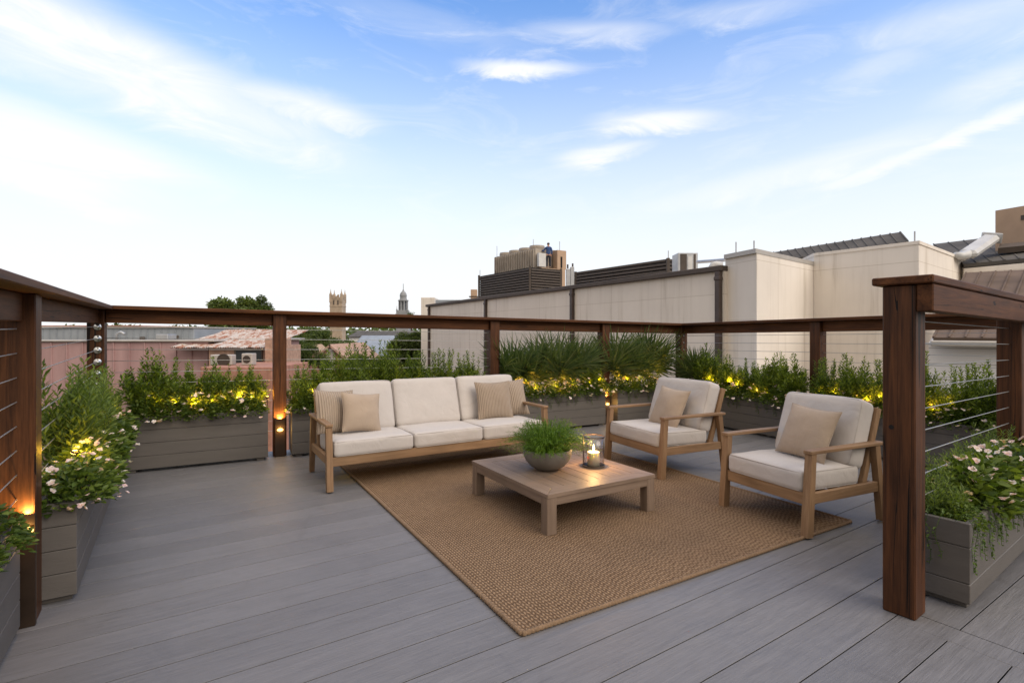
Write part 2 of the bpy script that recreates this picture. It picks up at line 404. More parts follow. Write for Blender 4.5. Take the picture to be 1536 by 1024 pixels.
# ------------------------------------------------------------------ deck
M['deck'] = deck_mat(DECK_A, PITCH, DOFF)
OUT = [(-4.02, 5.12), (.98, -2.65), (7.6, -2.65), (6.05, 2.45), (2.80, 8.62)]   # outline, anticlockwise
dc, ds = math.cos(DECK_A), math.sin(DECK_A)
Q = [(x*dc + y*ds, -x*ds + y*dc) for x, y in OUT]
def span(n):
    xs = []
    for i in range(len(Q)):
        a, b = Q[i], Q[(i+1) % len(Q)]
        if (a[1]-n)*(b[1]-n) < 0: xs.append(a[0] + (b[0]-a[0])*(n-a[1])/(b[1]-a[1]))
    return (min(xs), max(xs)) if len(xs) >= 2 else None
mb = MB()
def board(n0, n1, s0a, s1a, s0b, s1b, ch=.0007, th=.025):
    prof = [(n0+.009, -th), (n0+.009, -.005), (n0, -.0019), (n0, -ch), (n0+ch, 0), (n1-ch, 0), (n1, -ch), (n1, -.0019), (n1-.009, -.005), (n1-.009, -th)]   # edges grooved underneath
    vs = []
    for side in (0, 1):
        for n, z in prof:
            k = (n-n0)/(n1-n0); s = (s0a + (s0b-s0a)*k) if side == 0 else (s1a + (s1b-s1a)*k)
            vs.append((s*dc - n*ds, s*ds + n*dc, z))
    L = len(prof); fs = [list(range(L)), list(range(L, 2*L))[::-1]] + [[i, (i+1) % L, L+(i+1) % L, L+i] for i in range(L)]
    mb.add(vs, fs)
GAP = .0048; STRIP = (2.775, 2.915)
k0 = math.floor((min(q[1] for q in Q)-DOFF)/PITCH); k1 = math.ceil((max(q[1] for q in Q)-DOFF)/PITCH)
for k in range(k0, k1+1):
    n0 = DOFF + k*PITCH + GAP/2; n1 = n0 + PITCH - GAP
    a, b = span(n0), span(n1)
    if not a or not b: continue
    if n1 < 1.16:
        if a[0] < STRIP[0]-.05: board(n0, n1, a[0], STRIP[0]-.003, b[0], STRIP[0]-.003)
        board(n0, n1, STRIP[1]+.003, a[1], STRIP[1]+.003, b[1])
    else: board(n0, n1, a[0], a[1], b[0], b[1])
# the breaker board that runs across, from the big post towards the viewer
vs = []
n_hi = DOFF + math.floor((1.16-DOFF)/PITCH)*PITCH - .003
for n in (-4.0, n_hi):
    for s_, z in ((STRIP[0], -.025), (STRIP[0], -.003), (STRIP[0]+.003, 0), (STRIP[1]-.003, 0), (STRIP[1], -.003), (STRIP[1], -.025)):
        vs.append((s_*dc - n*ds, s_*ds + n*dc, z))
mb.add(vs, [[i, (i+1) % 6, 6+(i+1) % 6, 6+i] for i in range(6)] + [list(range(6)), list(range(6, 12))])
deck = mb.build('deck', M['deck']); struct(deck)
mb = MB(); mb.prism([(x*1.0, y*1.0) for x, y in OUT], -.30, -.032); o = mb.build('deck_subframe', M['dark']); struct(o)
mb = MB(); cx = sum(p[0] for p in OUT)/5; cy = sum(p[1] for p in OUT)/5
mb.prism([(cx+(x-cx)*1.03, cy+(y-cy)*1.03) for x, y in OUT], -9.0, -.31)
o = mb.build('ground_storey', plain('terrace_building_stucco', (.42, .36, .29), .9, .15, 1.5, 0, .3, 60)); struct(o)

# ------------------------------------------------------------------ railings
def railing(fr, L, z0, z1, posts, label, cap=(-.12, .085), fascia=(-.020, .022), fz=.125, cap_x=(0, 0), fas_x=(0, 0), cables=None, fit=(), cable_x=None, post_w=.13, post_y=0.0, kind_post='post'):
    t_ = thing('deck_railing', label, 'railing', (fr.o[0], fr.o[1], 0), fr.a, 'dark timber and cable railings round the deck')
    zt = lambda x: z0 + (z1-z0)*x/L
    sl = lambda p: (p[0], p[1], p[2] + zt(p[0]))
    mb = MB(sl); mb.box(cap_x[0], L+cap_x[1], cap[0], cap[1], -.036, 0, .005); mb.build('cap_rail', M['rail'], t_)
    mb = MB(sl)
    xs = [fas_x[0]] + [x for x in posts if fas_x[0] < x-.1 and x+.1 < L+fas_x[1]] + [L+fas_x[1]]
    if fascia[1]-fascia[0] < .05:
        ed = sorted(posts)
        cuts = [fas_x[0]]
        for x in ed: cuts += [x-post_w/2, x+post_w/2]
        cuts.append(L+fas_x[1])
        for a, b in zip(cuts[::2], cuts[1::2]):
            if b-a > .05: mb.box(a+.001, b-.001, fascia[0], fascia[1], -.036-fz, -.0375, .004)
    else: mb.box(fas_x[0], L+fas_x[1], fascia[0], fascia[1], -.036-fz, -.0375, .005)
    mb.build('beam', M['rail'], t_)
    h = post_w/2
    for x in posts:
        mb = MB(); mb.box(x-h, x+h, post_y-h, post_y+h, 0.001, zt(x)-.0375, .005)
        mb.build('post', M[kind_post], t_)
    ca, cb = cable_x or (0, L)
    for k in range(11 if cables is None else cables):
        zc = -.036-fz-.035-.108*k
        mb = MB()
        pts = [(ca + (cb-ca)*i/10, post_y + .012*0, zc + zt(ca + (cb-ca)*i/10)) for i in range(11)]
        mb.tube(pts, .0027, 6); mb.build('cable', M['cable'], t_, smooth=True)
    for (x, y, dx, dy, k, r) in fit:      # round cable ends on a post face
        zc = -.036-fz-.035-.108*k + zt(x)
        mb = MB()
        p = Vector((x, y, zc)); q = Vector((dx, dy, 0))
        rot = q.to_track_quat('Z', 'Y').to_matrix().to_4x4(); rot.translation = p
        mb.lathe([(r, 0), (r, .004), (r*.8, .009), (r*.45, .012), (r*.4, .022), (.0001, .024)], 16, M=rot)
        mb.build('cable_fitting', M['steel'], t_, smooth=True)
    return t_
fits = [(0, -.066, 0, -1, k, .010) for k in range(4)]
railing(BACK, 7.427, CAM_H+.262, CAM_H+.157, [0, 1.56, 4.10, 5.884, 7.427], 'long timber and cable railing behind the sofa, seven panels facing the rooftops' .replace('seven', 'four'),
        fit=[(7.427+s*.066 if s else 7.427, -.03 if s else -.066, s, 0 if s else -1, k, .011) for k in range(8) for s in (-1,)], cap_x=(-.085, .085))
railing(LEFT, 4.6, CAM_H+.195, CAM_H+.258, [.0, 1.592], 'timber and cable railing at the left edge, running from the foreground to the corner', cap=(-.13, .085), cap_x=(-.1, -.0875), fas_x=(0, -.067), cable_x=(0, 4.60),
        fit=[(4.53, -.012, -1, 0, k, .032) for k in range(6)])
railing(SIDE, 5.2, CAM_H+.157, CAM_H+.215, [2.245, 4.6], 'timber and cable railing behind the two armchairs, in front of the cream wall', cap_x=(.122, 0), fas_x=(.067, 0), cable_x=(0, 5.2),
        fit=[(.066, -.02, 1, 0, k, .011) for k in range(8)])
rn = railing(NEAR, 3.2, CAM_H+.259, CAM_H+.212, [0, 2.0], 'heavy railing at the right edge ending in a thick split post', cap=(-.138, .10), fascia=(-.130, -.067), cap_x=(-.092, 0), fas_x=(-.064, 0), cable_x=(0, 3.2), cables=11)
lr = [o for o in COL.objects if o.name.startswith('deck_railing')][1]
mb = MB(); mb.box(1.53, 1.654, .0655, .20, .001, CAM_H+.215-.0375, .005); mb.build('post', M['post'], lr)
# a dark disc on the end post, coloured as the shade inside a hole
mb = MB(); R4 = Matrix.Translation((-.0655, .028, .865)) @ Matrix.Rotation(rad(-90), 4, 'Y')
mb.lathe([(.0105, 0), (.0105, .0015), (.008, .0012), (.0001, .0011)], 20, M=R4); mb.build('bolt_hole_shade', M['dark'], rn)

# ------------------------------------------------------------------ planters
PG = 'taupe timber planters standing along the railings'
def planter(fr, x0, x1, y0, y1, H, label, boards=4, splits=None):
    W = x1-x0; D = y1-y0
    c = fr.p((x0+x1)/2, (y0+y1)/2)
    t_ = thing('planter', label, 'planter', (c[0], c[1], 0), fr.a, PG)
    zb = .03
    zs = splits or [zb + (H-zb)*i/boards for i in range(boards+1)]
    mb = MB()
    def ring(w_, d_, k):    # a rectangle with its corners cut by k
        return [(-w_+k, -d_), (w_-k, -d_), (w_, -d_+k), (w_, d_-k), (w_-k, d_), (-w_+k, d_), (-w_, d_-k), (-w_, -d_+k)]
    for a, b in zip(zs, zs[1:]):
        g = .0012; e = .003; vs = []
        for (w_, d_, z_) in ((W/2-.022, D/2-.022, a+g), (W/2-e, D/2-e, a+g), (W/2, D/2, a+g+e), (W/2, D/2, b-g-e), (W/2-e, D/2-e, b-g), (W/2-.022, D/2-.022, b-g)):
            vs += [(x_, y_, z_) for x_, y_ in ring(w_, d_, .0025)]
        mb.add(vs, [[r_*8+i, r_*8+(i+1) % 8, ((r_+1) % 6)*8+(i+1) % 8, ((r_+1) % 6)*8+i] for r_ in range(6) for i in range(8)])
    mb.build('side_boards', M['planter'], t_)
    mb = MB(); mb.box(-W/2+.025, W/2-.025, -D/2+.025, D/2-.025, zb+.004, zb+.02, .002); mb.build('floor_board', M['dark'], t_)
    n = max(6, int(W*14)); mm = 5; vs = []; fs = []
    for j in range(mm+1):
        for i in range(n+1):
            vs.append((-W/2+.023+(W-.046)*i/n, -D/2+.023+(D-.046)*j/mm, H-.05 + RND.uniform(-.012, .014)))
    for j in range(mm):
        for i in range(n): q = j*(n+1)+i; fs.append([q, q+1, q+n+2, q+n+1])
    mb = MB(); mb.add(vs, fs); mb.build('soil', M['soil'], t_, smooth=True)
    for sx in (-1, 1):
        mb = MB(); fx = sx*(W/2-.07)
        mb.box(fx-.035, fx+.035, -D/2+.02, D/2-.02, .001, zb-.0005, .002); mb.build('foot', M['planter'], t_)
    return t_
P_DEF = {
 'near_left': (LEFT, .35, 1.455, -.025, .30, .50, 'taupe planter in the bottom left corner, cut by the edge of the photo'),
 'left': (LEFT, 1.685, 4.36, -.190, -.030, .485, 'long narrow taupe planter along the left railing, with pink and white flowers'),
 'back_left': (BACK, .215, 1.44, -.19, .15, .515, 'taupe four board planter in the left corner, against the pink metal wall'),
 'sofa': (BACK, 1.665, 3.99, -.19, .15, .50, 'long taupe planter standing behind the sofa'),
 'palm': (BACK, 4.21, 5.775, -.19, .15, .485, 'taupe planter holding palmettos, right of the sofa'),
 'corner': (BACK, 5.99, 6.93, -.19, .15, .485, 'taupe planter in the far corner behind the farther armchair'),
 'side_far': (SIDE, .36, 2.155, -.37, -.075, .47, 'taupe planter between the two armchairs, below the cream wall'),
 'side_near': (SIDE, 2.34, 4.55, -.37, -.075, .47, 'taupe planter behind the nearer armchair and the split post'),
 'near_right': (NEAR, .241, 3.1, -.185, .15, .41, 'taupe three board planter at the right edge, beside the split post'),
}
for k, a in P_DEF.items():
    planter(*a[:7], splits=[.03, .125, .295, .41] if k == 'near_right' else None)

# ------------------------------------------------------------------ low lamps on the posts
def post_light(fr, x, y, zs, zl, label, wat=1.6, wdt=.10):
    """a dark sleeve in front of a post; light comes out of its open top and through a half-round lens"""
    c = fr.p(x, y)
    t_ = thing('post_light', label, 'lamp', (c[0], c[1], 0), fr.a, 'low lamps fixed to the railing posts')
    mb = MB(); h = wdt/2
    mb.box(-h, h, -.030, -.024, .001, zl-.020, .002); mb.box(-h, h, -.030, -.024, zl+.020, zs, .002)
    lh = min(.030, h-.004); mb.box(-h, -lh, -.030, -.024, zl-.0195, zl+.0195, .0015); mb.box(lh, h, -.030, -.024, zl-.0195, zl+.0195, .0015)
    mb.box(-h, -h+.006, -.0235, 0, .001, zs, .002); mb.box(h-.006, h, -.0235, 0, .001, zs, .002)
    mb.build('sleeve', M['lamp_metal'], t_)
    mb = MB(); pr = [(math.cos(a)*(lh-.001), math.sin(a)*.017) for a in [2*PI*i/20 for i in range(20)]]
    vs = [(px, -.031, zl+pz) for px, pz in pr] + [(px*.6, -.038, zl+pz*.6) for px, pz in pr]
    mb.add(vs, [[i, (i+1) % 20, 20+(i+1) % 20, 20+i] for i in range(20)] + [list(range(20, 40))]); mb.build('lens', M['glow'], t_)
    l = bpy.data.lights.new('post_lamp', 'SPOT'); l.energy = wat*9; l.color = (1.0, .55, .14); l.shadow_soft_size = .008; l.spot_size = rad(150); l.spot_blend = 1.0
    o = bpy.data.objects.new('post_lamp', l); COL.objects.link(o); o.parent = t_; o.location = (0, -.0205, zs-.012); o.rotation_euler = (rad(176), 0, 0)
    l = bpy.data.lights.new('post_lamp', 'POINT'); l.energy = wat*.5; l.color = (1.0, .56, .16); l.shadow_soft_size = .014
    o = bpy.data.objects.new('post_lamp', l); COL.objects.link(o); o.parent = t_; o.location = (0, -.066, zl)
    return t_
post_light(BACK, 1.56, -.0655, .40, .285, 'glowing lamp at the foot of the post left of the sofa', LAMP)
post_light(BACK, 5.884, -.0655, .40, .285, 'glowing lamp at the foot of the post behind the candle and the farther armchair', LAMP)
LPOST = Fr(LEFT.p(1.5265, -.036)[:2], LEFT.a - PI/2)
post_light(LPOST, 0, 0, .50, .43, 'glowing lamp on the foreground post between the two left planters', LAMP*.55, .064)
# ------------------------------------------------------------------ soft things
def tgrid(n, e=1.7):
    return [(1 if s >= 0 else -1)*(1-(1-abs(s))**e) for s in [-1+2*i/n for i in range(n+1)]]
def cushion(mb, w, d, h, r, puff=.02, bulge=.008, n=14, seed=0, MT=None, sag=0.0):
    """rounded box centred on the origin, its +z face puffed"""
    T = tgrid(n); a, b, c = w/2, d/2, h/2; vs = []; fs = []
    for ax in range(3):
        for sg in (-1, 1):
            o = len(vs)
            for i in T:
                for j in T:
                    q = [0, 0, 0]; q[ax] = sg; q[(ax+1) % 3] = i; q[(ax+2) % 3] = j
                    p = Vector((q[0]*a, q[1]*b, q[2]*c))
                    k = Vector((max(-a+r, min(a-r, p.x)), max(-b+r, min(b-r, p.y)), max(-c+r, min(c-r, p.z))))
                    dv = p-k
                    if dv.length > 1e-9: p = k + dv.normalized()*r
                    X, Y, Z = p.x/a, p.y/b, p.z/c
                    ed = max(0, 1-X*X)*max(0, 1-Y*Y)
                    if p.z > 0: p.z += (puff*ed**.6)*Z
                    p.x += bulge*X*max(0, 1-Z*Z)*max(0, 1-Y*Y); p.y += bulge*Y*max(0, 1-Z*Z)*max(0, 1-X*X)
                    nv = mnoise.noise(Vector((p.x*5+seed*7.3, p.y*5, p.z*5+seed)))
                    p.z += .007*nv*(1 if Z > .2 else .3); p.y += .004*mnoise.noise(Vector((p.x*6, p.z*9, seed*3.1)))
                    vs.append(p)
            N = n+1
            for i in range(n):
                for j in range(n):
                    f = [o+i*N+j, o+i*N+j+1, o+(i+1)*N+j+1, o+(i+1)*N+j]
                    fs.append(f if sg > 0 else f[::-1])
    mb.add(vs, fs, 0, MT)
def piping(mb, w, d, h, r, MT=None, puff=.0, bulge=.008):
    """a thin welt round the top and bottom edges of a cushion"""
    q = r*(1-math.sqrt(.5))
    for sg in (-1, 1):
        a, b = w/2-q*.9, d/2-q*.9; rr = r*1.05; pts = []
        for (cx_, cy_, a0) in ((a-rr, b-rr, 0), (-a+rr, b-rr, 90), (-a+rr, -b+rr, 180), (a-rr, -b+rr, 270)):
            for i in range(6):
                an = rad(a0+90*i/5); pts.append((cx_+rr*math.cos(an), cy_+rr*math.sin(an), sg*(h/2-q*.9)))
        den = []
        for i in range(len(pts)):
            p0, p1 = Vector(pts[i]), Vector(pts[(i+1) % len(pts)]); m = 8 if (p1-p0).length > .1 else 1
            for k in range(m):
                p = p0.lerp(p1, k/m); X, Y = p.x/(w/2), p.y/(d/2)
                p.x += bulge*.5*(1 if X > 0 else -1)*max(0, 1-Y*Y)*(abs(X) > .9)*.6; p.y += bulge*.5*(1 if Y > 0 else -1)*max(0, 1-X*X)*(abs(Y) > .9)*.6
                den.append(p)
        mb.tube(den, .0032, 6, closed=True, M=MT)
def pillow_mesh(mb, w, h, th, seed=0, MT=None, n=22):
    """a stuffed square pillow: pinched corners, hollow edges; lies in x-z, thickness in y"""
    vs = []; fs = []
    T = tgrid(n, 1.5)
    for sg in (-1, 1):
        o = len(vs)
        for i in T:
            for j in T:
                ex = 1-.085*(1-j*j)*abs(i)**3; ez = 1-.085*(1-i*i)*abs(j)**3
                x, z = i*w/2*ex, j*h/2*ez
                t_ = th/2*(max(0, 1-abs(i)**2.3)**.62)*(max(0, 1-abs(j)**2.3)**.62)
                t_ *= 1+.16*mnoise.noise(Vector((i*1.6+seed*5, j*1.6, sg+seed)))
                y = sg*(t_+.002*(0 if max(abs(i), abs(j)) > .995 else 1))
                z += -.012*(1-i*i)*(1-abs(j))*0
                vs.append((x, y, z))
        N = n+1
        for i in range(n):
            for j in range(n):
                f = [o+i*N+j, o+i*N+j+1, o+(i+1)*N+j+1, o+(i+1)*N+j]; fs.append(f if sg < 0 else f[::-1])
    mb.add(vs, fs, 0, MT)
def pillow_seam(mb, w, h, MT=None):
    pts = []
    for k in range(4):
        for q in range(14):
            s_ = -1+2*q/14
            i, j = [(s_, -1), (1, s_), (-s_, 1), (-1, -s_)][k]
            pts.append((i*w/2*(1-.085*(1-j*j)), 0, j*h/2*(1-.085*(1-i*i))))
    mb.tube(pts, .0035, 6, closed=True, M=MT)

# ------------------------------------------------------------------ sofa and armchairs
def seating(name, label, cat, loc, rz, W, seats, group=None):
    t_ = thing(name, label, cat, (*loc, 0), rz, group)
    hx = W/2-.026; zarm = .545
    for sx in (-1, 1):
        mb = MB(); mb.bar((sx*hx, -.375, .012), (sx*hx, -.337, zarm-.0125), .050, .056, (0, 1, 0), .003, w1=.050, t1=.044)
        mb.build('front_leg', M['teak_z'], t_)
        mb = MB(); mb.bar((sx*hx, .385, .012), (sx*hx, .315, zarm-.0125), .044, .040, (0, 1, 0), .003, w1=.044, t1=.050)
        mb.build('back_leg', M['teak_z'], t_)
        mb = MB(); mb.box(sx*hx-.029, sx*hx+.029, -.372, .375, zarm-.012, zarm+.012, .004)
        mb.build('armrest', M['teak_y'], t_)
        mb = MB(); mb.box(sx*hx-.014, sx*hx+.014, -.330, .335, .215, .285, .003)
        mb.build('side_rail', M['teak_y'], t_)
        mb = MB(); mb.bar((sx*(hx-.036), .215, .218), (sx*(hx-.036), .405, .775), .034, .045, (0, 1, 0), .003)
        mb.build('back_upright', M['teak_z'], t_)
    mb = MB(); mb.box(-hx+.026, hx-.026, -.368, -.338, .207, .283, .003); mb.build('front_rail', M['teak_x'], t_)
    mb = MB(); mb.box(-hx+.016, hx-.016, .290, .318, .215, .280, .003); mb.build('back_rail', M['teak_x'], t_)
    for k in range(5):
        mb = MB(); y = -.27+.125*k; mb.box(-hx+.0155, hx-.0155, y-.03, y+.03, .252, .268, .003); mb.build('seat_slat', M['teak_x'], t_)
    for k in range(4):
        f = .32+.2*k; y = .215+.19*f+.012; z = .218+.557*f
        mb = MB(); mb.bar((-hx+.054, y, z), (hx-.054, y, z), .014, .060, (0, .32, .95), .003); mb.build('back_slat', M['teak_x'], t_)
    cw = (W-.112)/seats
    for k in range(seats):
        x = -W/2+.056+cw*(k+.5)
        sw = cw-.006; dp = .585; hh = .132; r = .030
        MT = Matrix.Translation((x, -.085, .274+hh/2)) @ Matrix.Rotation(rad(-1.2), 4, 'X')
        mb = MB(); cushion(mb, sw, dp, hh, r, .015, .004, seed=k+RND.random()*5, MT=MT)
        c = mb.build('seat_cushion', M['cushion'], t_, smooth=True, weld=True)
        mb = MB(); piping(mb, sw, dp, hh, r, MT, bulge=.004); mb.build('piping', M['piping'], c, smooth=True)
        bh = .475; bt = .15; lean = rad(-19)
        bm_ = Matrix.Translation((x, .245, .602)) @ Matrix.Rotation(lean, 4, 'X') @ Matrix.Rotation(rad(RND.uniform(-.8, .8)), 4, 'Y') @ Matrix.Rotation(rad(90), 4, 'X')
        mb = MB(); cushion(mb, sw-.004, bh, bt, .036, .020, .006, seed=k+20+RND.random()*5, MT=bm_)
        c = mb.build('back_cushion', M['cushion'], t_, smooth=True, weld=True)
        mb = MB(); piping(mb, sw-.004, bh, bt, .036, bm_, bulge=.006); mb.build('piping', M['piping'], c, smooth=True)
    return t_
SOFA = Fr((-.761, 5.17), math.atan2(.517, .856))
CH1 = Fr((1.49, 5.19), math.atan2(-.905, .425))
CH2 = Fr((2.07, 3.80), math.atan2(-.91, .415))
seating('sofa', 'three seat timber framed sofa with cream cushions', 'sofa', SOFA.o, SOFA.a, 2.20, 3)
seating('armchair', 'timber armchair with cream cushions next to the candle, farther from the split post', 'armchair', CH1.o, CH1.a, .86, 1, 'timber armchairs facing the coffee table')
seating('armchair', 'timber armchair with cream cushions nearest the split post, on the rug corner', 'armchair', CH2.o, CH2.a, .725, 1, 'timber armchairs facing the coffee table')
def on_plane(u, v, fr, y0):
    """the spot where the sight line of a photo pixel meets the plane y = y0 of a frame"""
    k = (u-768)/FPX; nx, ny = -fr.s, fr.c
    Y = (y0 + fr.o[0]*nx + fr.o[1]*ny)/(k*nx + ny)
    return fr.inv(k*Y, Y)[0], AZ(v, Y)
def pillow(fr, u, v, y0, w, h, th, mat, label, lean=-20, roll=0, turn=0, seed=0):
    x, z = on_plane(u, v, fr, y0)
    p = fr.p(x, y0, z)
    mb = MB(); pillow_mesh(mb, w, h, th, seed)
    o = mb.build('throw_pillow', M[mat], None, smooth=True, weld=True)
    o.matrix_world = Matrix.Translation(p) @ Matrix.Rotation(fr.a, 4, 'Z') @ Matrix.Rotation(rad(turn), 4, 'Z') @ Matrix.Rotation(rad(lean), 4, 'X') @ Matrix.Rotation(rad(roll), 4, 'Y')
    tag(o, label, 'pillow', 'tan pillows on the seats')
    mb = MB(); pillow_seam(mb, w, h); mb.build('seam', M['pillow_fine'] if mat != 'pillow' else M['pillow'], o, smooth=True)
pillow(SOFA, 503, 617, .075, .37, .40, .13, 'pillow_rib', 'striped corduroy pillow half hidden at the left end of the sofa', -20, 5, 14, 1)
pillow(SOFA, 542, 618, -.045, .36, .36, .13, 'pillow', 'plain tan pillow leaning on the striped one at the left end of the sofa', -22, 7, 8, 2)
pillow(SOFA, 741, 600, .03, .40, .40, .13, 'pillow_fine', 'finely ribbed tan pillow in front of another at the right end of the sofa', -17, 0, -6, 3)
pillow(SOFA, 764, 597, .125, .40, .40, .12, 'pillow_rib', 'ribbed pillow tucked behind another at the right end of the sofa', -18, -5, -12, 4)
pillow(CH1, 1003, 611, .03, .41, .41, .14, 'pillow', 'plain tan pillow on the armchair next to the candle', -24, 3, 0, 5)
pillow(CH2, 1211, 648, .03, .385, .385, .14, 'pillow', 'plain tan pillow on the armchair nearest the split post', -25, 3, 0, 6)

# ------------------------------------------------------------------ coffee table
TB = Fr((.36, 4.045), rad(31.2)); TW, TD, TH = .96, 1.06, .275
t_ = thing('coffee_table', 'low square taupe timber coffee table with a mitred plank top, on the rug', 'coffee table', (*TB.o, .010), TB.a)
zt = TH-.010
mb = MB(); fw = .115
X, Y = TW/2, TD/2
def miter(p):   # frame boards with mitred corners
    return p
def plank(mb, poly, z0, z1, c=.002):
    n = len(poly); cx_ = sum(p[0] for p in poly)/n; cy_ = sum(p[1] for p in poly)/n
    inn = []
    for p in poly:
        d_ = math.hypot(p[0]-cx_, p[1]-cy_); inn.append((p[0]-(p[0]-cx_)/d_*c, p[1]-(p[1]-cy_)/d_*c))
    vs = [(p[0], p[1], z0) for p in poly] + [(p[0], p[1], z1-c) for p in poly] + [(p[0], p[1], z1) for p in inn]
    fs = [list(range(n))[::-1], list(range(2*n, 3*n))]
    for r_ in (0, n): fs += [[r_+i, r_+(i+1) % n, r_+n+(i+1) % n, r_+n+i] for i in range(n)]
    mb.add(vs, fs)
g = .0018
mx = MB(); my = MB()
for sy in (-1, 1): plank(mx, [(-X+g, sy*Y), (X-g, sy*Y), (X-fw-g, sy*(Y-fw)), (-X+fw+g, sy*(Y-fw))], zt-.024, zt)
for sx in (-1, 1): plank(my, [(sx*X, -Y+g), (sx*X, Y-g), (sx*(X-fw), Y-fw-g), (sx*(X-fw), -Y+fw+g)], zt-.024, zt)
top = mx.build('table_top', M['table_x'], t_); my.build('end_board', M['table_y'], top)
mb = MB(); n = 7; x0, x1 = -X+fw+.002, X-fw-.002
for k in range(n):
    a = x0+(x1-x0)*k/n; b = x0+(x1-x0)*(k+1)/n
    # the field is laid in two halves that meet on the centre line
    mb.box(a+.0015, b-.0015, -Y+fw+.002, -.0015, zt-.023, zt-.0006, .0018); mb.box(a+.0015, b-.0015, .0015, Y-fw-.002, zt-.023, zt-.0006, .0018)
mb.build('field_board', M['table_y'], top)
lw = .075
for sx in (-1, 1):
    for sy in (-1, 1):
        mb = MB(); mb.box(sx*(X-.003)-(lw if sx > 0 else 0), sx*(X-.003)+(lw if sx < 0 else 0), sy*(Y-.003)-(lw if sy > 0 else 0), sy*(Y-.003)+(lw if sy < 0 else 0), 0, zt-.0245, .004)
        mb.build('leg', M['table_z'], t_)
for sy in (-1, 1):
    mb = MB(); y = sy*(Y-.018); mb.box(-X+lw-.002, X-lw+.002, y-.012, y+.012, zt-.078, zt-.0245, .002); mb.build('apron', M['table_x'], t_)
for sx in (-1, 1):
    mb = MB(); x = sx*(X-.018); mb.box(x-.012, x+.012, -Y+lw-.002, Y-lw+.002, zt-.078, zt-.0245, .002); mb.build('apron', M['table_y'], t_)

# ------------------------------------------------------------------ rug
def rug_mat():
    t = NT('braided_jute'); v = t.coord()
    sp = t.n('SeparateXYZ', {0: v})
    wob = t.noise(v, 5, 3)
    row = .0165
    yy = t.math('ADD', t.math('DIVIDE', sp.outputs[0], row), t.math('MULTIPLY', wob, .9))
    fr_ = t.math('FRACT', yy); idx = t.math('FLOOR', yy)
    hump = t.math('SINE', t.math('MULTIPLY', fr_, PI))
    odd = t.math('SUBTRACT', t.math('MULTIPLY', t.math('MODULO', t.math('ABSOLUTE', idx), 2.0), 2.0), 1.0)
    tw = t.math('SINE', t.math('ADD', t.math('MULTIPLY', sp.outputs[1], 2*PI/.030), t.math('ADD', t.math('MULTIPLY', t.math('MULTIPLY', fr_, odd), 3.0), t.math('MULTIPLY', t.n('TexWhiteNoise', {'W': idx}, noise_dimensions='1D').outputs['Value'], 6.0))))
    fib = t.noise(t.coord((1, 1, 1)), 170, 3, .6)
    h = t.math('ADD', t.math('MULTIPLY', hump, t.math('ADD', .62, t.math('MULTIPLY', tw, .38))), t.math('MULTIPLY', fib, .35))
    big = t.noise(v, 1.6, 4); mid = t.noise(v, 38, 3, .7)
    f = t.math('ADD', t.math('MULTIPLY', h, .62), t.math('MULTIPLY', mid, .42))
    c = t.ramp(f, [(.12, (.030, .017, .010)), (.45, (.150, .094, .056)), (.85, (.340, .232, .145))])
    c = t.mix(.45, c, t.ramp(big, [(.35, (.82, .80, .78)), (.65, (1.14, 1.13, 1.12))]), 'MULTIPLY')
    return t.done(col=c, rough=.95, spec=.1, nrm=t.bump(h, .9, .006))
M['rug'] = rug_mat()
RUG = Fr((.043, 2.262), rad(30.7)); RW, RL = 2.66, 3.42
r_ = thing('rug', 'large braided brown jute rug under the table and seats', 'rug', (*RUG.o, .002), RUG.a)
mb = MB(); mb.box(.006, RW-.006, .006, RL-.006, 0, .010, .003); mb.build('woven_field', M['rug'], r_)
M['rope'] = plain('jute_rope_binding', (.20, .128, .074), .95, .35, 90, 0, .6, 200)
mb = MB()
for (p0, p1) in (((0, 0), (RW, 0)), ((RW, 0), (RW, RL)), ((RW, RL), (0, RL)), ((0, RL), (0, 0))):
    L = math.hypot(p1[0]-p0[0], p1[1]-p0[1]); n = int(L/.0075); pts = []; rr = []
    for i in range(n+1):
        k = i/n; pts.append((p0[0]+(p1[0]-p0[0])*k, p0[1]+(p1[1]-p0[1])*k, .0085)); rr.append(.0125 if i % 3 else .0092)
    mb.tube(pts, rr, 7)
mb.build('rope_binding', M['rope'], r_, smooth=True)

# ------------------------------------------------------------------ bowl of fern, candle in glass
BP = (.268, 3.99)
mb = MB(); prof = [(.0001, .0), (.075, .0), (.085, .003), (.130, .030), (.165, .070), (.183, .112), (.186, .150), (.184, .158), (.178, .158), (.174, .150), (.170, .110), (.150, .080), (.0001, .078)]
bowl = mb.lathe(prof, 56) or mb
bowl = mb.build('bowl', M['bowl'], None, smooth=True, loc=(*BP, TH+.0005)); tag(bowl, 'round grey stoneware bowl on the coffee table', 'bowl')
mb = MB(); mb.lathe([(.0001, .118), (.169, .116)], 40); o = mb.build('soil', M['soil'], bowl)
def ribbon(mb, pts, ws, side):
    vs = []; n = len(pts)
    for p, w_ in zip(pts, ws):
        vs.append(Vector(p)-side*w_); vs.append(Vector(p)+side*w_)
    mb.add(vs, [[2*i, 2*i+1, 2*i+3, 2*i+2] for i in range(n-1)])
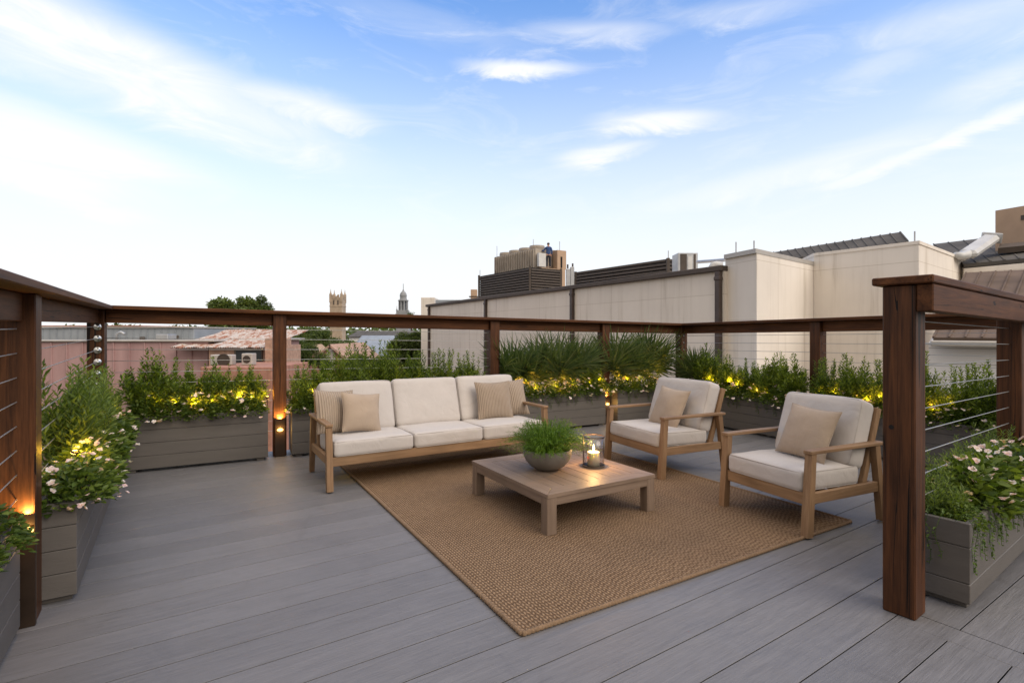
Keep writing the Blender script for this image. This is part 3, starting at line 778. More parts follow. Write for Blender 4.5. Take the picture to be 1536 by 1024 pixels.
def fern(mb, n, R_, H_, rnd):
    for _ in range(n):
        a = rnd.uniform(0, 2*PI); r0 = .15*math.sqrt(rnd.random()); tl = rnd.random()
        spread = (.03 + .23*tl**1.0)*rnd.uniform(.7, 1.1)*R_; h = H_*(1-.62*tl**1.6)*rnd.uniform(.72, 1.08)
        a2 = a + rnd.uniform(-.5, .5); ca, sa = math.cos(a2), math.sin(a2)
        p0 = Vector((math.cos(a)*r0, math.sin(a)*r0, 0)); pts = []
        for i in range(7):
            k = i/6; droop = .45*tl*h*max(0, k-.45)**1.3*2.2
            pts.append(p0 + Vector((ca*spread*k**1.25, sa*spread*k**1.25, h*(1-(1-k)**1.7)-droop)))
        side = Vector((-sa, ca, 0)); ribbon(mb, pts, [.0016]*5+[.0012, .0004], side)
        for i in range(1, 7):      # needles
            for q in range(5):
                k = RND.random(); b = pts[i-1].lerp(pts[i], k); d_ = (pts[i]-pts[i-1]).normalized()
                ang = rnd.uniform(0, 2*PI); o1 = d_.orthogonal().normalized(); o2 = d_.cross(o1)
                out = (o1*math.cos(ang)+o2*math.sin(ang))*.8 + d_*.75; out.normalize()
                ln = rnd.uniform(.012, .026); sd_ = out.cross(d_); sd_ = sd_.normalized() if sd_.length > 1e-4 else o1
                tip = b+out*ln; m_ = b+out*ln*.5
                mb.add([b, m_-sd_*.0013, tip, m_+sd_*.0013], [[0, 1, 2, 3]])
mb = MB(); fern(mb, 760, 1.08, .26, random.Random(5))
ft = thing('fern', 'bright green feathery fern growing in the stoneware bowl', 'plant', (*BP, TH+.1175))
mb.build('fronds', M['fern'], ft, recalc=False)
CP = (.63, 4.075)
lt = thing('candle_holder', 'clear glass cylinder with a dark metal base and rim on the coffee table', 'candle holder', (*CP, TH+.0005))
gt = NT('clear_glass')
fz = gt.n('LayerWeight', {'Blend': .25}).outputs['Facing']
gl = gt.n('BsdfGlossy', {'Color': (1, 1, 1, 1), 'Roughness': .02}); tr = gt.n('BsdfTransparent', {'Color': gt.mix(gt.math('POWER', fz, 2.2), (.965, .97, .965), (.22, .20, .18))})
mx_ = gt.n('MixShader', {0: gt.math('ADD', .045, gt.math('MULTIPLY', gt.math('POWER', fz, 2.0), .6)), 1: tr.outputs[0], 2: gl.outputs[0]}); gt.t.links.new(mx_.outputs[0], gt.out.inputs[0])
M['glass'] = gt.mat
mb = MB(); mb.lathe([(.083, .012), (.083, .228), (.0815, .228), (.0815, .012)], 56); mb.build('glass_cylinder', M['glass'], lt, smooth=True)
mb = MB(); mb.lathe([(.0001, 0), (.084, 0), (.0865, .003), (.0865, .013), (.0845, .013), (.0845, .008), (.0001, .007)], 48); mb.build('base', M['holder'], lt)
mb = MB(); mb.tube([(math.cos(2*PI*i/48)*.0842, math.sin(2*PI*i/48)*.0842, 0.229) for i in range(48)], .0038, 8, closed=True); mb.build('rim', M['lamp_metal'], lt, smooth=True)
for a in (200, 20):
    mb = MB(); x, y = math.cos(rad(a))*.0858, math.sin(rad(a))*.0858; mb.tube([(x, y, .014), (x, y, .229)], .0030, 6); mb.build('upright_wire', M['lamp_metal'], lt)
ct = thing('candle', 'lit cream pillar candle inside the glass cylinder', 'candle', (*CP, TH+.0085))
mb = MB(); mb.lathe([(.0001, 0), (.0455, 0), (.047, .002), (.047, .098), (.0455, .1025), (.040, .1035), (.030, .098), (.0001, .0965)], 40); mb.build('wax', M['wax'], ct, smooth=True)
mb = MB(); mb.tube([(0, 0, .095), (.0005, 0, .106), (.002, 0, .114)], .0013, 6); mb.build('wick', M['dark'], ct)
mb = MB(); mb.lathe([(.0001, .110), (.0045, .114), (.0068, .121), (.0062, .131), (.0036, .144), (.0012, .156), (.0001, .162)], 16, c=(.001, 0, 0)); mb.build('flame', M['flame'], ct, smooth=True)
l = bpy.data.lights.new('candle_light', 'POINT'); l.energy = CANDLE; l.color = (1.0, .55, .20); l.shadow_soft_size = .008
o = bpy.data.objects.new('candle_light', l); COL.objects.link(o); o.parent = ct; o.location = (.001, 0, .172)
# ------------------------------------------------------------------ plants (meshes made once, placed many times)
def rv(r): return Vector((r.gauss(0, 1), r.gauss(0, 1), r.gauss(0, 1)))
def leaf4(mb, b, d, L, W, r, fold=.35, sag=.0):
    d = d.normalized(); s_ = d.cross(Vector((0, 0, 1)) + rv(r)*.35)
    if s_.length < 1e-4: s_ = d.orthogonal()
    s_.normalize(); n = s_.cross(d)
    m = b + d*L*.48 + n*(fold*W)
    tip = b + d*L - Vector((0, 0, 1))*sag*L
    mb.add([b, m - s_*W, tip, m + s_*W], [[0, 1, 2, 3]])
def leaf6(mb, b, d, L, W, r, sag=.15):
    """a broader leaf with a folded midrib"""
    d = d.normalized(); s_ = d.cross(Vector((0, 0, 1)) + rv(r)*.4)
    if s_.length < 1e-4: s_ = d.orthogonal()
    s_.normalize(); n = s_.cross(d)
    q = [b, b + d*L*.35 - s_*W + n*W*.3, b + d*L*.75 - s_*W*.75 + n*W*.2 - Vector((0, 0, sag*L*.5)), b + d*L - Vector((0, 0, sag*L)), b + d*L*.75 + s_*W*.75 + n*W*.2 - Vector((0, 0, sag*L*.5)), b + d*L*.35 + s_*W + n*W*.3, b + d*L*.5 - Vector((0, 0, sag*L*.25))]
    mb.add(q, [[0, 1, 2, 6], [6, 2, 3, 4], [0, 6, 4, 5]])
def shrub_mesh(seed, H=.62, Rr=.19, stems=46, leafL=.055, leafW=.0048, spires=.22, gap=.0105):
    r = random.Random(seed); fl = MB(); st = MB()
    for k in range(stems):
        a = r.uniform(0, 2*PI); rad0 = .07*math.sqrt(r.random()); sp = Rr*math.sqrt(r.random())
        spire = r.random() < spires
        h = H*(r.uniform(.95, 1.14) if spire else r.uniform(.5, .95)*(1-.30*(sp/Rr)**2))
        if spire: sp *= .75
        p0 = Vector((math.cos(a)*rad0, math.sin(a)*rad0, 0)); aa = a + r.uniform(-.4, .4)
        tip = Vector((math.cos(aa)*sp, math.sin(aa)*sp, h)); mid = Vector((p0.x*.4+tip.x*.75, p0.y*.4+tip.y*.75, h*.45))
        N = 12; P = []
        for i in range(N+1):
            q = i/N; P.append(p0*(1-q)**2 + mid*2*q*(1-q) + tip*q*q + Vector((r.uniform(-.004, .004), r.uniform(-.004, .004), 0)))
        st.tube(P, [.0028*(1-.75*i/N) for i in range(N+1)], 4, cap=False)
        L = sum((P[i+1]-P[i]).length for i in range(N)); n = int(L/gap); ph = r.uniform(0, 6.3)
        for i in range(n):
            q = .10 + .90*(i+r.random())/n; f = q*N; j = min(N-1, int(f)); b = P[j].lerp(P[j+1], f-j); ax = (P[j+1]-P[j]).normalized()
            ph += 2.4; o1 = ax.orthogonal().normalized(); o2 = ax.cross(o1)
            out = o1*math.cos(ph) + o2*math.sin(ph)
            up = .55 + .55*q + r.uniform(-.25, .25)
            ll = leafL*r.uniform(.6, 1.15)*(1.0 if q < .7 else max(.5, 1-1.5*(q-.7)))*(.85 if spire and q > .6 else 1)
            leaf4(fl, b, out + ax*up, ll, leafW*(.7+.5*r.random()), r, .4, .10 if q < .6 else 0)
    return fl, st
def flower_mesh(seed, Rr=.17, H=.24, leaves=820, L=.040, W=.0105):
    r = random.Random(seed); fl = MB(); pts = []
    for k in range(leaves):
        a = r.uniform(0, 2*PI); q = math.sqrt(r.random())*Rr; top = H*(1-(q/Rr)**2*.75)
        z = top*r.random()**.55
        b = Vector((math.cos(a)*q, math.sin(a)*q, z)); d = Vector((math.cos(a)*(.4+q/Rr), math.sin(a)*(.4+q/Rr), .55)) + rv(r)*.45
        leaf6(fl, b, d, L*r.uniform(.6, 1.2), W*r.uniform(.7, 1.2), r)
    return fl
def blossom_mesh(seed, R_=.018, petals=5):
    r = random.Random(seed); mb = MB()
    for k in range(petals):
        a = 2*PI*k/petals + r.uniform(-.2, .2); d = Vector((math.cos(a), math.sin(a), r.uniform(.15, .7)))
        s_ = Vector((-math.sin(a), math.cos(a), 0)); z = Vector((0, 0, 1)); l = R_*r.uniform(.85, 1.15)
        mb.add([Vector((0, 0, 0)), d*l*.55 - s_*l*.48 + z*l*.05, d*l*.95 - s_*l*.30 - z*l*.06, d*l*1.02 + s_*l*.28 - z*l*.06, d*l*.55 + s_*l*.48 + z*l*.05], [[0, 1, 2, 3, 4]])
    for k in range(3):
        a = 2*PI*k/3 + .4; d = Vector((math.cos(a)*.4, math.sin(a)*.4, .6)); s_ = Vector((-math.sin(a), math.cos(a), 0)); l = R_*.6
        mb.add([Vector((0, 0, 0)), d*l - s_*l*.4, d*l*1.3, d*l + s_*l*.4], [[0, 1, 2, 3]])
    return mb
def palm_mesh(seed, H=.80, fronds=14):
    r = random.Random(seed); fl = MB(); st = MB()
    for k in range(fronds):
        a = 2*PI*k/fronds*2.4 + r.uniform(-.3, .3); lean = r.uniform(.0, .72); pl = H*r.uniform(.30, .52)
        p0 = Vector((math.cos(a)*.02, math.sin(a)*.02, 0)); out = Vector((math.cos(a), math.sin(a), 0))
        d = (out*math.sin(lean*.8) + Vector((0, 0, 1))*math.cos(lean*.8)).normalized()
        p1 = p0 + d*pl; pm = p0.lerp(p1, .5) + Vector((0, 0, .02))
        st.tube([p0, pm, p1], [.005, .004, .003], 5, cap=False)
        fan = (d*.8 + out*.35).normalized(); side = fan.cross(Vector((0, 0, 1)))
        if side.length < .05: side = Vector((-out.y, out.x, 0))
        side.normalize(); up = side.cross(fan)
        n = 29; FL = H*r.uniform(.50, .66)
        for i in range(n):
            t_ = -1+2*i/(n-1); an = t_*rad(112); l = FL*(1-.30*abs(t_)**1.5)*r.uniform(.9, 1.05)
            dd = (fan*math.cos(an) + side*math.sin(an) + up*(.16-.24*abs(t_)) + rv(r)*.03).normalized()
            ss = (dd.cross(up)).normalized(); wd = .0105; b = p1 + dd*.015
            q1 = b + dd*l*.45 + up*.004; tip = b + dd*l - Vector((0, 0, l*(.02+.10*r.random()**2)))
            fl.add([b, q1 - ss*wd, tip, q1 + ss*wd], [[0, 1, 2, 3]])
    return fl, st
def vine_mesh(seed, strands=6, Ld=.28, spread=.14):
    r = random.Random(seed); fl = MB()
    for k in range(strands):
        x = r.uniform(-spread, spread); l = Ld*r.uniform(.35, 1.0); P = []
        ph = r.uniform(0, 6)
        for i in range(11):
            q = i/10
            P.append(Vector((x + .012*math.sin(q*7+ph), .055 - .075*min(1, q*4.5) - .010*math.sin(q*4+ph)*(q > .2), .035*math.sin(min(1, q*4.5)*PI) - max(0, q-.18)*l)))
        fl.tube(P, .0011, 4, cap=False)
        n = int(l/.009)
        for i in range(n):
            f = (i+r.random())/n*10; j = min(9, int(f)); b = P[j].lerp(P[j+1], f-j)
            d = Vector((r.uniform(-1, 1), -abs(r.gauss(0, .7))-.1, r.uniform(-.4, .6))); leaf4(fl, b, d, r.uniform(.010, .020), r.uniform(.004, .007), r, .3, .2)
    return fl
def mesh_of(mb, name, mats, smooth=False, recalc=False):
    o = mb.build(name, mats, None, smooth=smooth, recalc=recalc); me = o.data
    bpy.data.objects.remove(o); return me
SH = {}
for kind, a in {'bushy': dict(H=.56, Rr=.21, stems=100, leafL=.078, leafW=.0085, spires=.09, gap=.0105), 'fine': dict(H=.53, Rr=.20, stems=104, leafL=.066, leafW=.0068, spires=.10, gap=.0095), 'long': dict(H=.58, Rr=.165, stems=64, leafL=.095, leafW=.0068, spires=.10, gap=.0105), 'low': dict(H=.36, Rr=.19, stems=64, leafL=.070, leafW=.0036, spires=.15, gap=.009)}.items():
    SH[kind] = []
    for s_ in range(3):
        f, st = shrub_mesh(100+s_*7+len(kind), **a)
        SH[kind].append((mesh_of(f, 'foliage', M['shrub_pale'] if kind in ('long', 'low') else M['shrub']), mesh_of(st, 'stem', M['stem'])))
FLW = [mesh_of(flower_mesh(300+s_), 'foliage', M['bloom_leaf']) for s_ in range(3)]
FLB = [mesh_of(flower_mesh(320+s_, .17, .22, 560, .052, .014), 'foliage', M['bloom_leaf']) for s_ in range(2)]
BL_W = [mesh_of(blossom_mesh(400+s_, .0195), 'flower', M['petal']) for s_ in range(3)]
BL_P = [mesh_of(blossom_mesh(420+s_, .0205, 6), 'flower', M['petal_pink']) for s_ in range(3)]
PLM = []
for s_ in range(3):
    f, st = palm_mesh(500+s_); PLM.append((mesh_of(f, 'frond', M['palm']), mesh_of(st, 'stalk', M['palm_stem'])))
VN = [mesh_of(vine_mesh(600+s_), 'trailing_vine', M['vine']) for s_ in range(3)]
ORD = {1: [''], 2: ['left ', 'right '], 3: ['left ', 'middle ', 'right ']}
def ords(n):
    w_ = ['leftmost', 'second', 'third', 'fourth', 'fifth', 'sixth', 'seventh', 'eighth', 'ninth', 'tenth', 'eleventh', 'twelfth']
    return ['only'] if n == 1 else [w_[0]] + [w_[i] + ' from the left' for i in range(1, n-1)] + ['rightmost']
pr = random.Random(77)
WHERE = {'near_left': 'in the bottom left planter', 'left': 'in the long left planter', 'back_left': 'in the left corner planter', 'sofa': 'in the planter behind the sofa',
         'palm': 'in the planter right of the sofa', 'corner': 'in the planter behind the farther armchair', 'side_far': 'in the planter between the armchairs', 'side_near': 'in the planter behind the nearer armchair', 'near_right': 'in the planter beside the split post'}
def put_shrub(key, x, y, kind, s, label, zs=1.0, lean=0):
    fr = P_DEF[key][0]; H = P_DEF[key][5]; c = fr.p(x, y, H-.055)
    f, st = SH[kind][pr.randrange(3)]
    t_ = thing('shrub', label, 'shrub', c, pr.uniform(0, 6.28), 'green shrubs in the planters'); t_.scale = (s, s, s*zs)
    inst('foliage', f, t_); inst('stem', st, t_)
def put_palm(key, x, y, s, label):
    fr = P_DEF[key][0]; H = P_DEF[key][5]; c = fr.p(x, y, H-.055)
    f, st = PLM[pr.randrange(3)]
    t_ = thing('palmetto', label, 'palmetto', c, pr.uniform(0, 6.28), 'palmettos in the back planters'); t_.scale = (s, s, s)
    inst('frond', f, t_); inst('stalk', st, t_)
def put_flower(key, x, y, s, label, n, pink=.35, big=False, name='flowering_plant'):
    fr = P_DEF[key][0]; H = P_DEF[key][5]; c = fr.p(x, y, H-.06)
    t_ = thing(name, label, 'flowers', c, pr.uniform(0, 6.28), 'flowering plants in the planters'); t_.scale = (s, s, s)
    inst('foliage', (FLB if big else FLW)[pr.randrange(2)], t_)
    Rr, Hh = (.17, .22) if big else (.17, .24)
    for k in range(n):
        a = pr.uniform(0, 2*PI); q = Rr*1.28*math.sqrt(pr.random())
        o = inst('flower', pr.choice(BL_P if pr.random() < pink else BL_W), t_)
        o.location = (math.cos(a)*q, math.sin(a)*q, Hh*(1-(q/Rr)**2*.70)+pr.uniform(.012, .045))
        o.rotation_euler = (pr.uniform(-.7, .7), pr.uniform(-.7, .7), pr.uniform(0, 6.28)); k_ = pr.uniform(.7, 1.2)*(.74 if big else 1.12); o.scale = (k_, k_, k_)
def put_vine(key, x, s, label):
    fr, x0, x1, y0, y1, H = P_DEF[key][:6]; c = fr.p(x, y0, H)
    o = inst('trailing_vine', VN[pr.randrange(3)]); o.location = c; o.rotation_euler.z = fr.a; o.scale = (s, 1, s)
    tag(o, label, 'vine', 'vines trailing over the planter rims')
def put_led(key, x, y, label, e=1.0, z=.13):
    fr = P_DEF[key][0]; H = P_DEF[key][5]; c = fr.p(x, y, H-.05)
    t_ = thing('garden_light', label, 'garden light', c, 0, 'yellow uplights hidden among the plants')
    mb = MB(); mb.tube([(0, 0, 0), (0, 0, z-.03)], .004, 6); mb.build('stake', M['lamp_metal'], t_)
    mb = MB(); mb.lathe([(.0001, z-.035), (.014, z-.03), (.018, z-.008), (.0165, z-.004)], 14); mb.build('lamp_head', M['lamp_metal'], t_, smooth=True)
    mb = MB(); mb.lathe([(.0001, z-.003), (.0155, z-.0045), (.0001, z-.006)], 14); mb.build('lens', M['led'], t_)
    l = bpy.data.lights.new('uplight', 'POINT'); l.energy = LED*e; l.color = (1.0, .54, .035); l.shadow_soft_size = .012
    o = bpy.data.objects.new('uplight', l); COL.objects.link(o); o.parent = t_; o.location = (0, 0, z+.012)
def row(key, kind, xs, y, s, word, flip=False, jit=.02, zs=1.0):
    od = ords(len(xs)); 
    if flip: od = od[::-1]
    for i, x in enumerate(xs):
        put_shrub(key, x+pr.uniform(-jit, jit), y+pr.uniform(-jit, jit), kind, s*pr.uniform(.95, 1.15), f'{word}, {od[i]} {WHERE[key]}', zs*pr.uniform(.9, 1.18))
def frow(key, xs, y, s, n, pink, word, big=False, flip=False, jit=.02):
    od = ords(len(xs))
    if flip: od = od[::-1]
    for i, x in enumerate(xs):
        put_flower(key, x+pr.uniform(-jit, jit), y+pr.uniform(-jit, jit), s*pr.uniform(.9, 1.1), f'{word}, {od[i]} {WHERE[key]}', n, pink, big)
def lrow(key, spots, e=1.0):
    od = ords(len(spots))
    for i, (x, y) in enumerate(spots): put_led(key, x, y, f'yellow uplight, {od[i]} {WHERE[key]}', e*pr.uniform(.6, 1.5), pr.uniform(.11, .24))
# near left corner
row('near_left', 'fine', [1.00, 1.30], .16, .62, 'dark green shrub', zs=.72)
frow('near_left', [1.16, .95], .06, .8, 3, .3, 'small flowering clump')
# along the left railing: long-leaved shrubs over big pink and white flowers
row('left', 'long', [2.56, 2.92, 3.28, 3.64, 3.98, 4.24], -.070, .95, 'bright long leaved shrub', zs=.86)
frow('left', [1.84, 2.06, 2.30, 2.56, 2.84, 3.14, 3.46, 3.80, 4.12], -.150, 1.02, 30, .55, 'pink and white flowering clump', True)
lrow('left', [(2.13, -0.13), (2.28, -0.15), (2.73, -0.1), (2.88, -0.12), (3.79, -0.13), (3.94, -0.15)], .5)
# left corner
row('back_left', 'bushy', [.40, .68, .98, 1.26], .05, 1.0, 'dark bushy shrub')
frow('back_left', [.40, .62, .84, 1.06, 1.30], -.10, .92, 17, .25, 'white flowering clump')
lrow('back_left', [(0.47, -0.04), (0.62, -0.06), (0.79, -0.05), (0.94, -0.07), (1.03, -0.05), (1.18, -0.07), (1.29, -0.05), (1.44, -0.07)], .5)
# behind the sofa
row('sofa', 'fine', [1.82, 2.12, 2.45, 2.74, 3.10, 3.42, 3.78], .04, 1.08, 'upright green shrub')
frow('sofa', [1.80, 2.10, 2.50, 2.90, 3.30, 3.72], -.09, .95, 17, .2, 'white flowering clump')
lrow('sofa', [(1.88, -0.04), (2.03, -0.06), (2.15, -0.05), (2.3, -0.07), (2.45, -0.05), (2.6, -0.07), (2.79, -0.06), (2.94, -0.08), (3.23, -0.05), (3.38, -0.07), (3.59, -0.05), (3.74, -0.07)], .5)
# palmettos
for i, x in enumerate([4.42, 4.74, 5.08, 5.42]): put_palm('palm', x, .06, pr.uniform(1.06, 1.18), f'green palmetto, {ords(4)[i]} {WHERE["palm"]}')
row('palm', 'fine', [5.64], .0, .95, 'bushy shrub beside the palmettos')
frow('palm', [4.32, 4.56, 4.80, 5.04, 5.28, 5.54, 5.72], -.10, .95, 21, .12, 'white flowering clump')
lrow('palm', [(4.55, -0.04), (4.7, -0.06), (4.85, -0.05), (5.0, -0.07), (5.15, -0.05), (5.3, -0.07), (5.59, -0.06), (5.74, -0.08)], .5)
for i, x in enumerate([4.62, 4.90, 5.22, 5.50]): put_vine('palm', x, .9, f'trailing vine, {ords(4)[i]} {WHERE["palm"]}')
for i, x in enumerate([6.14, 6.50, 6.86]): put_palm('corner', x, .08, pr.uniform(1.1, 1.22), f'green palmetto, {ords(3)[i]} {WHERE["corner"]}')
frow('corner', [6.08, 6.32, 6.58, 6.84], -.10, .95, 18, .12, 'white flowering clump')
lrow('corner', [(6.13, -0.04), (6.28, -0.06), (6.53, -0.04), (6.68, -0.06)], .5)
for i, x in enumerate([6.25, 6.62]): put_vine('corner', x, .9, f'trailing vine, {ords(2)[i]} {WHERE["corner"]}')
# along the cream wall
row('side_far', 'bushy', [.72, 1.06, 1.42, 1.74, 2.04], -.16, .95, 'dark bushy shrub')
put_palm('side_far', .42, -.10, .95, 'palmetto at the far end of the planter between the armchairs')
frow('side_far', [.48, .76, 1.04, 1.32, 1.60, 1.88, 2.08], -.29, .92, 18, .15, 'white flowering clump')
lrow('side_far', [(0.67, -0.25), (0.82, -0.27), (1.15, -0.25), (1.3, -0.27), (1.59, -0.25), (1.74, -0.27)], .5)
for i, x in enumerate([.9, 1.35, 1.75, 2.0]): put_vine('side_far', x, .9, f'trailing vine, {ords(4)[i]} {WHERE["side_far"]}')
row('side_near', 'fine', [2.48, 2.78, 3.12, 3.42, 3.74, 4.02, 4.28], -.17, 1.02, 'upright green shrub')
frow('side_near', [2.46, 2.70, 2.96, 3.24, 3.52, 3.80, 4.10], -.29, .92, 18, .2, 'white flowering clump')
lrow('side_near', [(2.47, -0.25), (2.62, -0.27), (2.81, -0.24), (2.96, -0.26), (3.07, -0.25), (3.22, -0.27), (3.55, -0.22), (3.7, -0.24)], .5)
for i, x in enumerate([2.62, 3.1, 3.5]): put_vine('side_near', x, .9, f'trailing vine, {ords(3)[i]} {WHERE["side_near"]}')
# beside the split post
row('near_right', 'low', [.44, .74, 1.06, 1.40, 1.76, 2.1], .03, .78, 'low feathery plant')
frow('near_right', [.70, .93, 1.16, 1.42, 1.7, 2.0], -.08, 1.12, 36, .6, 'pink and white flowering clump', True)
frow('near_right', [.36], -.12, .62, 0, 0, 'leafy clump without flowers')
for i, x in enumerate([.32, .62, .80, 1.05, 1.3]): put_vine('near_right', x, 1.15, f'trailing vine, {ords(5)[i]} {WHERE["near_right"]}')
c = NEAR.p(.241, .0, .41); o = inst('trailing_vine', VN[1]); o.location = c; o.rotation_euler.z = NEAR.a - PI/2; o.scale = (1.0, 1, 1.25)
tag(o, 'long trailing vine hanging over the planter end right behind the split post', 'vine', 'vines trailing over the planter rims')
# ------------------------------------------------------------------ the town below and around
M['cream'] = None
def wall_mat(name, col, pw, ph, seam=.55, rough=.85, stain=.45):
    """rendered wall panels: fine joints, rain streaks with a shape of their own"""
    t = NT(name); tc = t.n('TexCoord'); sp = t.n('SeparateXYZ', {0: tc.outputs['Object']})
    v = t.n('CombineXYZ', {0: t.math('ADD', sp.outputs[0], sp.outputs[1]), 1: sp.outputs[2], 2: 0.0}).outputs[0]
    br = t.n('TexBrick', {'Vector': v, 'Scale': 1.0, 'Mortar Size': .012, 'Mortar Smooth': .3, 'Brick Width': pw, 'Row Height': ph, 'Color1': (1, 1, 1, 1), 'Color2': (.96, .96, .96, 1), 'Mortar': (seam, seam*.97, seam*.93, 1)}, offset=.0)
    st = t.noise(t.n('Mapping', {'Vector': tc.outputs['Object'], 'Scale': (3.0, 3.0, .20)}).outputs[0], 1.0, 5, .6)
    cl = t.noise(tc.outputs['Object'], .5, 5, .6)
    c = t.mix(1.0, col, br.outputs[0], 'MULTIPLY')
    c = t.mix(stain, c, t.ramp(st, [(.30, (.50, .45, .38)), (.40, (.90, .89, .87)), (.5, (1, 1, 1)), (.65, (1.03, 1.03, 1.03))]), 'MULTIPLY')
    c = t.mix(.5, c, t.ramp(cl, [(.3, (.88, .87, .86)), (.7, (1.08, 1.08, 1.07))]), 'MULTIPLY')
    n = t.noise(tc.outputs['Object'], 40, 3)
    return t.done(col=c, rough=rough, spec=.25, nrm=t.bump(n, .15, .01))
M['cream'] = wall_mat('cream_rendered_wall', (.80, .725, .635), 2.6, 1.25, .80)
M['cream2'] = wall_mat('pale_cream_wall', (.82, .755, .675), 3.0, 1.7, .78)
M['white'] = wall_mat('white_board_wall', (.74, .72, .70), 40, .33, .6, .7, .1)
M['coping'] = plain('brown_metal_coping', (.085, .064, .050), .7, .15, 2, 0)
M['palecap'] = plain('pale_metal_cap', (.45, .42, .38), .5, .12, 2, .2)
M['downpipe'] = plain('brown_downpipe', (.075, .052, .042), .5, .2, 3, .1)
M['louver'] = plain('dark_brown_louvres', (.058, .044, .034), .6, .2, 3, .1)
M['louver_tan'] = plain('tan_ribbed_sheet', (.36, .31, .255), .6, .2, 2, .1)
M['roof_dark'] = plain('grey_seam_metal_roof', (.105, .098, .090), .85, .25, .7, 0, .1, 80, (1, 1, 1), .15)
M['roof_brown'] = plain('brown_seam_metal_roof', (.135, .098, .075), .85, .25, .9, 0, .1, 80, (1, 1, 1), .15)
M['roof_blue'] = plain('blue_grey_metal_roof', (.30, .33, .36), .5, .15, .8, .2)
M['roof_pale'] = plain('pale_metal_roof', (.46, .48, .50), .5, .15, .8, .2)
M['galv'] = plain('galvanised_metal', (.44, .45, .46), .4, .15, 3, .5)
M['white_metal'] = plain('white_painted_metal', (.52, .52, .51), .45, .1, 3)
M['tan'] = plain('tan_stucco', (.40, .28, .19), .9, .12, 1)
M['orange'] = plain('orange_brick', (.42, .27, .20), .9, .25, 6, 0, .3, 30)
M['brick'] = plain('red_brick', (.36, .18, .13), .9, .25, 6, 0, .3, 30)
M['tower'] = plain('tan_stone', (.40, .31, .225), .9, .2, .6)
M['steeple'] = plain('pale_grey_stone', (.27, .28, .29), .8, .15, .5)
M['glassdark'] = plain('dark_window_glass', (.03, .035, .04), .15, .1)
def rust():
    t = NT('rusty_corrugated_sheet'); v = t.coord((1, 1, 1)); n = t.noise(t.coord((2.4, .9, 2.4)), 2.2, 8, .68, .8)
    c = t.ramp(n, [(.38, (.26, .095, .05)), (.46, (.38, .20, .13)), (.53, (.52, .46, .41)), (.68, (.55, .52, .49))])
    return t.done(col=c, rough=.8, nrm=t.bump(n, .3, .02))
M['rust'] = rust()
def pink_mat():
    t = NT('pink_seam_metal'); tc = t.n('TexCoord'); n = t.noise(t.coord((1, 1, .25)), 1.6, 5)
    c = t.ramp(n, [(.35, (.35, .215, .210)), (.65, (.44, .280, .272))])
    return t.done(col=c, rough=.6, nrm=t.bump(n, .1, .01))
M['pink'] = pink_mat()
def W3(u, v, Y): return Vector((AX(u, Y), Y, AZ(v, Y)))
GZ = -9.0
mb = MB(); mb.add([(-3000, -300, GZ), (3000, -300, GZ), (3000, 5000, GZ), (-3000, 5000, GZ)], [[0, 1, 2, 3]])
o = mb.build('ground', plain('town_ground', (.13, .125, .10), .95, .35, .03, 0, .1, 1)); struct(o)

def seams(mb, a0, a1, b0, b1, n, r=.03):
    """raised ribs from the edge a0-a1 up to the edge b0-b1"""
    for i in range(n+1):
        k = i/n; p = a0.lerp(a1, k); q = b0.lerp(b1, k); mb.bar(p, q, r, r*1.4, (0, 0, 1), .002)

# --- cream building along the right
WB = Fr((6.46, 16.0), math.atan2(.868, -.497))     # x runs away along the wall; y towards the viewer's left; the building lies at y < 0
t_ = thing('cream_building', 'long cream rendered building with brown downpipes behind the right half of the deck', 'building', (*WB.o, 0), WB.a)
TOP = 3.20
mb = MB(); mb.prism([(.03, 0), (25.2, 0), (25.2, -16), (.03, -16)], GZ, TOP); mb.build('wall', M['cream'], t_)
mb = MB(); mb.box(.02, 25.3, -.30, .14, TOP+.001, TOP+.17, .02); mb.box(25.0, 25.32, -16, -.301, TOP+.001, TOP+.17, .02); mb.build('coping', M['coping'], t_)
for x in (.165, 7.68, 15.88, 24.75):
    mb = MB(); mb.box(x-.095, x+.095, .002, .15, GZ, TOP-.002, .02); mb.box(x-.115, x+.115, .001, .17, TOP-.28, TOP-.16, .02); mb.build('downpipe', M['downpipe'], t_)
# --- stepped block at its near end
P1 = [W3(1088, 0, 16.2), W3(1135, 0, 15.0), W3(1224, 0, 17.85)]
poly = [(P1[0].x, P1[0].y), (P1[1].x, P1[1].y), (P1[2].x, P1[2].y), (P1[2].x+6, P1[2].y+6), (P1[0].x+8, P1[0].y+9)]
t_ = thing('cream_annex', 'cream corner block with a pale roof edge, between the downpipes and the stained block', 'building', (0, 0, 0))
zt1 = AZ(373, 15.0)
mb = MB(); mb.prism(poly, GZ, zt1-.13); mb.build('wall', M['cream2'], t_)
cx_, cy_ = sum(p[0] for p in poly)/5, sum(p[1] for p in poly)/5
mb = MB(); mb.prism([(cx_+(x-cx_)*1.015, cy_+(y-cy_)*1.015) for x, y in poly], zt1-.129, zt1); mb.build('roof_edge', M['palecap'], t_)
